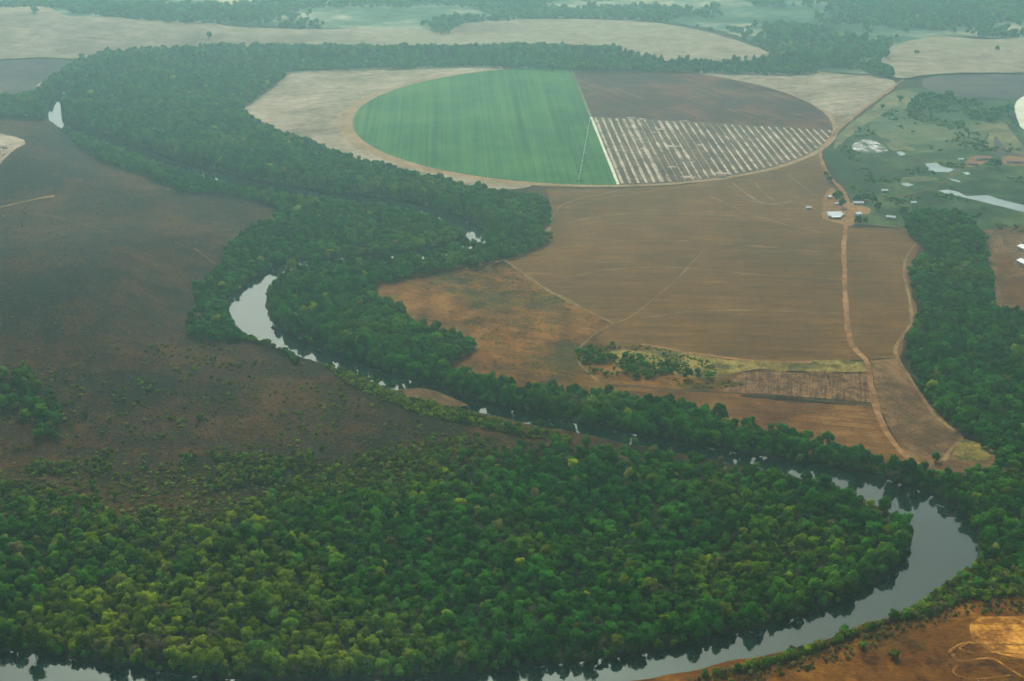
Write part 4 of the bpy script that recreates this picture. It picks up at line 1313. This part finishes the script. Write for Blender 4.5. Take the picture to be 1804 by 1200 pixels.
for qx, qy, sc_, tn, lb in [
    (1212, 660, 0.95, 0.0, 'dark round tree at the end of the larger thicket'), (1250, 660, 0.85, 0.1, 'round green tree standing alone past the thicket'),
    (1649, 806, 0.95, 0.15, 'lone round tree beside the track at the grey plot'), (150, 730, 0.75, 0.25, 'small tree standing just past the isolated clump'),
    (122, 790, 0.55, 0.35, 'small tree on the slope below the isolated clump'), (488, 836, 0.95, 0.1, 'dark tree standing clear of the near forest on the scrub'),
    (372, 665, 0.5, 0.3, 'small green tree in the middle of the scrub slope'), (305, 775, 0.45, 0.45, 'low olive tree in the scrub below the clump level'),
    (62, 20, 1.8, 0.1, 'dark far tree on the pale upper pasture'), (368, 62, 1.3, 0.2, 'far tree on the pale beige strip'), (194, 94, 1.3, 0.1, 'far tree at the edge of the pale upper pasture'),
    (1616, 92, 1.1, 0.2, 'far tree on the pale field near the road end'), (1757, 86, 1.1, 0.2, 'far tree on the pale field towards the frame edge'), (1550, 120, 1.4, 0.1, 'dark tree by the top of the red road'),
    (1555, 188, 0.9, 0.3, 'small tree on the olive verge of the red road'), (1586, 174, 1.2, 0.2, 'tree at the corner of the olive verge'), (1672, 166, 1.5, 0.05, 'dark tree below the slate field'),
    (1778, 196, 1.9, 0.0, 'large dark tree beside the white round field'), (1764, 192, 1.3, 0.1, 'smaller dark tree next to the white round field'),
    (1462, 316, 1.0, 0.05, 'dark tree beside the red road above the farmyard'), (1456, 308, 0.8, 0.1, 'smaller tree beside the red road above the farmyard'),
    (1473, 350, 1.25, 0.0, 'large dark tree behind the farmhouse'), (1484, 360, 1.1, 0.02, 'dark tree touching the farmhouse end'), (1480, 342, 0.95, 0.05, 'dark tree in the loop of the farm road'),
    (1510, 350, 1.2, 0.02, 'dark tree behind the white farm shed'), (1524, 348, 1.25, 0.05, 'dark tree of the row behind the farm shed'), (1538, 352, 1.2, 0.03, 'broad dark tree past the farm shed'),
    (1546, 364, 1.25, 0.0, 'dark tree at the lower end of the farm row'), (1512, 390, 1.1, 0.0, 'dark tree at the lower corner of the farmyard'), (1524, 388, 0.8, 0.25, 'grey-green bushy tree by the lower farmyard corner'),
    (1584, 358, 1.1, 0.1, 'tree at the point of the big wood'), (1592, 372, 1.2, 0.05, 'dark tree at the upper edge of the big wood'), (1596, 390, 1.2, 0.08, 'tree on the wood edge facing the farm'),
    (1748, 284, 1.3, 0.0, 'dark tree between the terracotta houses'), (1758, 290, 1.4, 0.02, 'large dark tree beside the second terracotta house'), (1740, 291, 1.0, 0.1, 'dark tree under the first terracotta house'),
    (970, 118, 1.5, 0.05, 'dark far tree on top of the circle edge'), (100, 770, 0.6, 0.3, 'bushy tree under the isolated clump'), (40, 640, 0.55, 0.3, 'small tree just above the isolated clump'),
    (1720, 478, 0.9, 0.1, 'tree at the wood edge by the garden plots'),
]:
    wx, wy = at(qx, qy, 4 * sc_)
    tree(wx, wy, sc_, random.uniform(0.85, 1.1), random.uniform(0, 6.28), random.randrange(28), tn, 'lone_tree', lb, 'tree')
# scattered small trees on the slope above the near forest
xs_ = world_poly([(40, 800), (300, 790), (520, 770), (700, 790), (640, 840), (480, 830), (320, 890), (250, 880), (180, 840), (60, 850)], True, 2, 10, 2)
x, y = scatter(xs_, 26.0, 1.0)
for a, b in zip(x, y):
    sc, tn = random.uniform(0.3, 0.6), random.uniform(0.1, 0.7)
    qx, qy = proj(a, b, 0)
    wh = 'towards the frame edge' if qx < 180 else 'below the isolated clump' if qx < 330 else 'in the bare middle' if qx < 500 else 'nearer the river'
    lb = look(tn, sc, (0.4, 0.5)) + ' stunted tree on the scrub ' + wh + (', higher up' if qy < 815 else ', near the forest')
    tree(float(a), float(b), sc, 0.9, random.uniform(0, 6.28), random.randrange(28), tn, 'scrub_tree', lb, 'tree', 'stunted trees above the near forest')

# ------------------------------------------------------------------ buildings
M_ROOFW = plain('pale_sheet_roof', (0.78, 0.84, 0.78), 0.45, 0.4, 0.10, 3)
M_ROOFB = plain('white_roof', (0.62, 0.63, 0.60), 0.5, 0.4, 0.06, 3)
M_ROOFT = plain('terracotta_roof', (0.42, 0.20, 0.12), 0.85, 0.2, 0.2, 1.0)
M_WALL = plain('whitewash', (0.66, 0.63, 0.55), 0.9, 0.2, 0.1, 2)
M_DOOR = plain('door_wood', (0.12, 0.07, 0.04), 0.8, 0.2, 0.2, 1)
M_GLASS = plain('dark_glass', (0.03, 0.04, 0.05), 0.15, 0.6, 0.1, 1)


def box_mesh(name, x0, x1, y0, y1, z0, z1, mat, parent):
    v = [(x0, y0, z0), (x1, y0, z0), (x1, y1, z0), (x0, y1, z0), (x0, y0, z1), (x1, y0, z1), (x1, y1, z1), (x0, y1, z1)]
    f = [(0, 3, 2, 1), (4, 5, 6, 7), (0, 1, 5, 4), (1, 2, 6, 5), (2, 3, 7, 6), (3, 0, 4, 7)]
    return mesh_obj(name, v, f, mat, parent)


def building(px, py, L, W, H, rise, rot, roofmat, label, cat, name, porch=False, windows=2):
    wx, wy = at(px, py)
    e = empty(name, (wx, wy, 0.15), rot)
    l, w = L / 2, W / 2
    v = [(-l, -w, -0.3), (l, -w, -0.3), (l, w, -0.3), (-l, w, -0.3), (-l, -w, H), (l, -w, H), (l, w, H), (-l, w, H), (-l, 0, H + rise), (l, 0, H + rise)]
    f = [(0, 1, 5, 4), (2, 3, 7, 6), (1, 2, 6, 9, 5), (3, 0, 4, 8, 7)]
    mesh_obj('wall', v, f, M_WALL, e)
    o, t = 0.8, 0.18
    sl = rise / w
    zz = H - o * sl
    v = []
    for xx in (-l - o, l + o):
        for (yy, z) in ((-w - o, zz), (0, H + rise), (w + o, zz)):
            v.append((xx, yy, z + 0.04))
            v.append((xx, yy, z + 0.04 + t))
    f = [(1, 7, 9, 3), (3, 9, 11, 5), (0, 2, 8, 6), (2, 4, 10, 8), (0, 6, 7, 1), (4, 5, 11, 10), (0, 1, 3, 2), (2, 3, 5, 4), (6, 8, 9, 7), (8, 10, 11, 9)]
    mesh_obj('roof', v, f, roofmat, e)
    box_mesh('door', -0.5, 0.5, -w - 0.06, -w + 0.05, 0, 2.1, M_DOOR, e)
    for i in range(windows):
        cx = (-l + (i + 0.5) * L / windows)
        if abs(cx) < 1.2:
            cx = 2.2
        box_mesh('window', cx - 0.6, cx + 0.6, -w - 0.05, -w + 0.05, 1.0, 2.1, M_GLASS, e)
    if porch:
        mesh_obj('porch_roof', [(-l * 0.7, -w - 5.5, H - 0.9), (l * 0.7, -w - 5.5, H - 0.9), (l * 0.7, -w - 0.85, H - 0.35), (-l * 0.7, -w - 0.85, H - 0.35),
                                (-l * 0.7, -w - 5.5, H - 0.75), (l * 0.7, -w - 5.5, H - 0.75), (l * 0.7, -w - 0.85, H - 0.2), (-l * 0.7, -w - 0.85, H - 0.2)],
                 [(0, 3, 2, 1), (4, 5, 6, 7), (0, 1, 5, 4), (1, 2, 6, 5), (2, 3, 7, 6), (3, 0, 4, 7)], roofmat, e)
        for xx in (-l * 0.66, l * 0.66 - 0.2):
            box_mesh('post', xx, xx + 0.2, -w - 5.4, -w - 5.2, -0.1, H - 0.85, M_DOOR, e)
    return tag(e, label, cat)


building(1469, 381, 18, 15, 3.6, 2.6, R(2), M_ROOFW, 'farmhouse with wide pale green-white sheet roof in the red yard', 'farmhouse', 'farmhouse', True, 4)
building(1512, 360, 13, 6, 2.8, 1.4, R(-4), M_ROOFB, 'long low white-roofed shed behind the farmhouse', 'shed', 'farm_shed', False, 3)
building(1473, 361, 5, 4, 2.4, 1.0, R(20), M_ROOFW, 'tiny pale shed between the farmhouse and the dark tree', 'shed', 'farm_shed', False, 1)
building(1461, 349, 5, 4, 2.4, 1.0, R(50), M_ROOFW, 'small pale hut at the upper edge of the red yard', 'hut', 'farm_hut', False, 1)
building(1424, 368, 6, 4.5, 2.4, 1.0, R(0), M_ROOFB, 'small white hut beside the tan farm track', 'hut', 'farm_hut', False, 1)
building(1484, 380, 4, 4, 2.4, 0.8, R(10), M_ROOFB, 'lean white outhouse touching the end of the farmhouse', 'outhouse', 'outhouse', False, 1)
building(1511, 379, 7, 6, 2.6, 1.2, R(30), M_ROOFW, 'pale-roofed hut at the lower farmyard corner', 'hut', 'farm_hut', False, 1)
building(1569, 385, 11, 5, 2.6, 1.2, R(-15), M_ROOFB, 'isolated white-roofed hut between the farm and the big wood', 'hut', 'farm_hut', False, 2)
building(1558, 338, 8, 5, 2.6, 1.2, R(-5), M_ROOFB, 'small white hut where the marsh track starts', 'hut', 'farm_hut', False, 2)
building(1609, 359, 6, 4, 2.4, 1.0, R(0), M_ROOFW, 'tiny pale hut among the trees at the point of the wood', 'hut', 'farm_hut', False, 1)
building(1713, 290, 16, 9, 3.2, 2.0, R(-20), M_ROOFT, 'terracotta-roofed house at the end of the marsh track', 'house', 'house', False, 4)
building(1732, 281, 22, 8, 3.2, 1.8, R(-6), M_ROOFT, 'long terracotta-roofed house behind the marsh track', 'house', 'house', False, 5)
building(1786, 286, 24, 11, 3.2, 2.2, R(-6), M_ROOFT, 'terracotta-roofed house near the frame edge', 'house', 'house', False, 5)
building(1692, 283, 7, 5, 2.6, 1.0, R(0), M_ROOFB, 'small white hut left of the terracotta houses', 'hut', 'farm_hut', False, 1)
building(1806, 440, 16, 11, 3.0, 1.6, R(-70), M_ROOFB, 'upper white-roofed shed on the garden plots', 'shed', 'farm_shed', False, 3)
building(1806, 466, 18, 11, 3.0, 1.6, R(-70), M_ROOFB, 'lower white-roofed shed on the garden plots', 'shed', 'farm_shed', False, 3)
building(1272, 312, 9, 6, 2.8, 1.4, R(8), M_ROOFT, 'small reddish-roofed hut at the rim of the straw sector', 'hut', 'farm_hut', False, 2)

# ------------------------------------------------------------------ centre-pivot irrigation arm
M_STEEL = plain('galvanised_steel', (0.62, 0.64, 0.62), 0.4, 0.5, 0.1, 2, 0.3)
M_TYRE = plain('rubber', (0.03, 0.03, 0.03), 0.9, 0.2, 0.1, 1)


def bars(name, segs, rad, mat, parent):
    vs, fs = [], []
    for p0, p1 in segs:
        p0, p1 = Vector(p0), Vector(p1)
        d = (p1 - p0).normalized()
        u = d.orthogonal().normalized()
        v = d.cross(u)
        b = len(vs)
        for p in (p0, p1):
            for j in range(4):
                a = math.pi / 4 + j * math.pi / 2
                vs.append(tuple(p + u * rad * math.cos(a) + v * rad * math.sin(a)))
        for j in range(4):
            fs.append((b + j, b + (j + 1) % 4, b + 4 + (j + 1) % 4, b + 4 + j))
        fs.append((b + 3, b + 2, b + 1, b))
        fs.append((b + 4, b + 5, b + 6, b + 7))
    return mesh_obj(name, vs, fs, mat, parent)


tx, ty = at(1020, 320)
arm_ang = math.atan2(ty - CY, tx - CX)
piv = empty('irrigation_arm', (CX, CY, 0.22), arm_ang)
tag(piv, 'thin wheeled irrigation arm reaching across the green crop from the circle hub', 'irrigation arm')
bars('hub_tower', [((-1.5, -1.5, 0), (0, 0, 4.2)), ((1.5, -1.5, 0), (0, 0, 4.2)), ((1.5, 1.5, 0), (0, 0, 4.2)), ((-1.5, 1.5, 0), (0, 0, 4.2))], 0.15, M_STEEL, piv)
SPAN = 48.0
for i in range(8):
    x0, x1 = i * SPAN, (i + 1) * SPAN
    xm = (x0 + x1) / 2
    bars('span_pipe', [((x0, 0, 4.0), (xm, 0, 4.6)), ((xm, 0, 4.6), (x1, 0, 4.0))], 0.13, M_STEEL, piv)
    tr = []
    for j in range(6):
        a, b = x0 + j * SPAN / 6, x0 + (j + 1) * SPAN / 6
        c = (a + b) / 2
        for s_ in (-1, 1):
            tr += [((a, 0, 4.1), (c, 0.9 * s_, 2.9)), ((c, 0.9 * s_, 2.9), (b, 0, 4.1))]
    bars('truss', tr, 0.06, M_STEEL, piv)
    tw = bars('tower', [((x1, 0, 4.0), (x1, -2.2, 0.8)), ((x1, 0, 4.0), (x1, 2.2, 0.8)), ((x1, -2.2, 0.8), (x1, 2.2, 0.8))], 0.12, M_STEEL, piv)
    for s_ in (-1, 1):
        n = 10
        vs = []
        for xx in (-0.2, 0.2):
            for j in range(n):
                a = 2 * math.pi * j / n
                vs.append((x1 + xx, 2.2 * s_ + 0.75 * math.cos(a), 0.75 + 0.75 * math.sin(a)))
        fs = [tuple(range(n)), tuple(range(2 * n - 1, n - 1, -1))] + [(j, n + j, n + (j + 1) % n, (j + 1) % n) for j in range(n)]
        mesh_obj('wheel', vs, fs, M_TYRE, tw)

# ------------------------------------------------------------------ two boats under the trees of the bend
def boat(px, py, L, W, rot, hull, inner, label, name):
    wx, wy = flat_at(px, py, -1.5)
    e = empty(name, (wx, wy, -1.5), rot)
    st = [(-0.5, 0.62, 0.55), (-0.3, 0.95, 0.5), (0.0, 1.0, 0.48), (0.25, 0.8, 0.52), (0.42, 0.35, 0.62), (0.5, 0.03, 0.72)]
    vs, fs = [], []
    for q, w, h in st:
        a = W / 2 * w
        vs += [(q * L, -a, h), (q * L, -a * 0.75, -0.12), (q * L, a * 0.75, -0.12), (q * L, a, h)]
    for i in range(len(st) - 1):
        for j in range(3):
            a = i * 4 + j
            fs.append((a, a + 1, a + 5, a + 4))
    fs.append((0, 3, 2, 1))
    h = mesh_obj('hull', vs, fs, hull, e)
    for q in (-0.22, 0.1):
        box_mesh('thwart', q * L - 0.18, q * L + 0.18, -W * 0.44, W * 0.44, 0.28, 0.34, inner, e)
    return tag(e, label, 'boat')


M_HULLW = plain('white_boat_paint', (0.55, 0.55, 0.52), 0.6, 0.3, 0.15, 1)
M_HULLR = plain('red_boat_paint', (0.30, 0.085, 0.045), 0.6, 0.3, 0.15, 1)
boat(1656, 892, 7.5, 2.2, R(-40), M_HULLW, M_DOOR, 'pale grey-white boat moored under the trees at the river bend', 'rowing_boat')
boat(1674, 908, 9.0, 2.0, R(-32), M_HULLR, M_DOOR, 'long reddish boat moored under the trees at the river bend', 'rowing_boat')

# ------------------------------------------------------------------ haze
HX, HY0, HY1, HZ0, HZ1 = 30000.0, -6000.0, 26000.0, -6.0, 640.0
hv = [(-HX, HY0, HZ0), (HX, HY0, HZ0), (HX, HY1, HZ0), (-HX, HY1, HZ0), (-HX, HY0, HZ1), (HX, HY0, HZ1), (HX, HY1, HZ1), (-HX, HY1, HZ1)]
hm, hnt, hout = new_mat('haze_air')
pv = hnt.nodes.new('ShaderNodeVolumePrincipled')
pv.inputs['Color'].default_value = (0.60, 0.94, 1.0, 1)
pv.inputs['Density'].default_value = 0.000195
pv.inputs['Anisotropy'].default_value = 0.85
hnt.links.new(pv.outputs[0], hout.inputs['Volume'])
haze = mesh_obj('haze', hv, [(0, 3, 2, 1), (4, 5, 6, 7), (0, 1, 5, 4), (1, 2, 6, 5), (2, 3, 7, 6), (3, 0, 4, 7)], hm)
tag(haze, 'pale blue-green smoky haze over the whole valley', None, None, 'stuff')
print('PLANTS', FOREST_COUNT, sum(FOREST_COUNT), 'OBJECTS', len(bpy.data.objects))
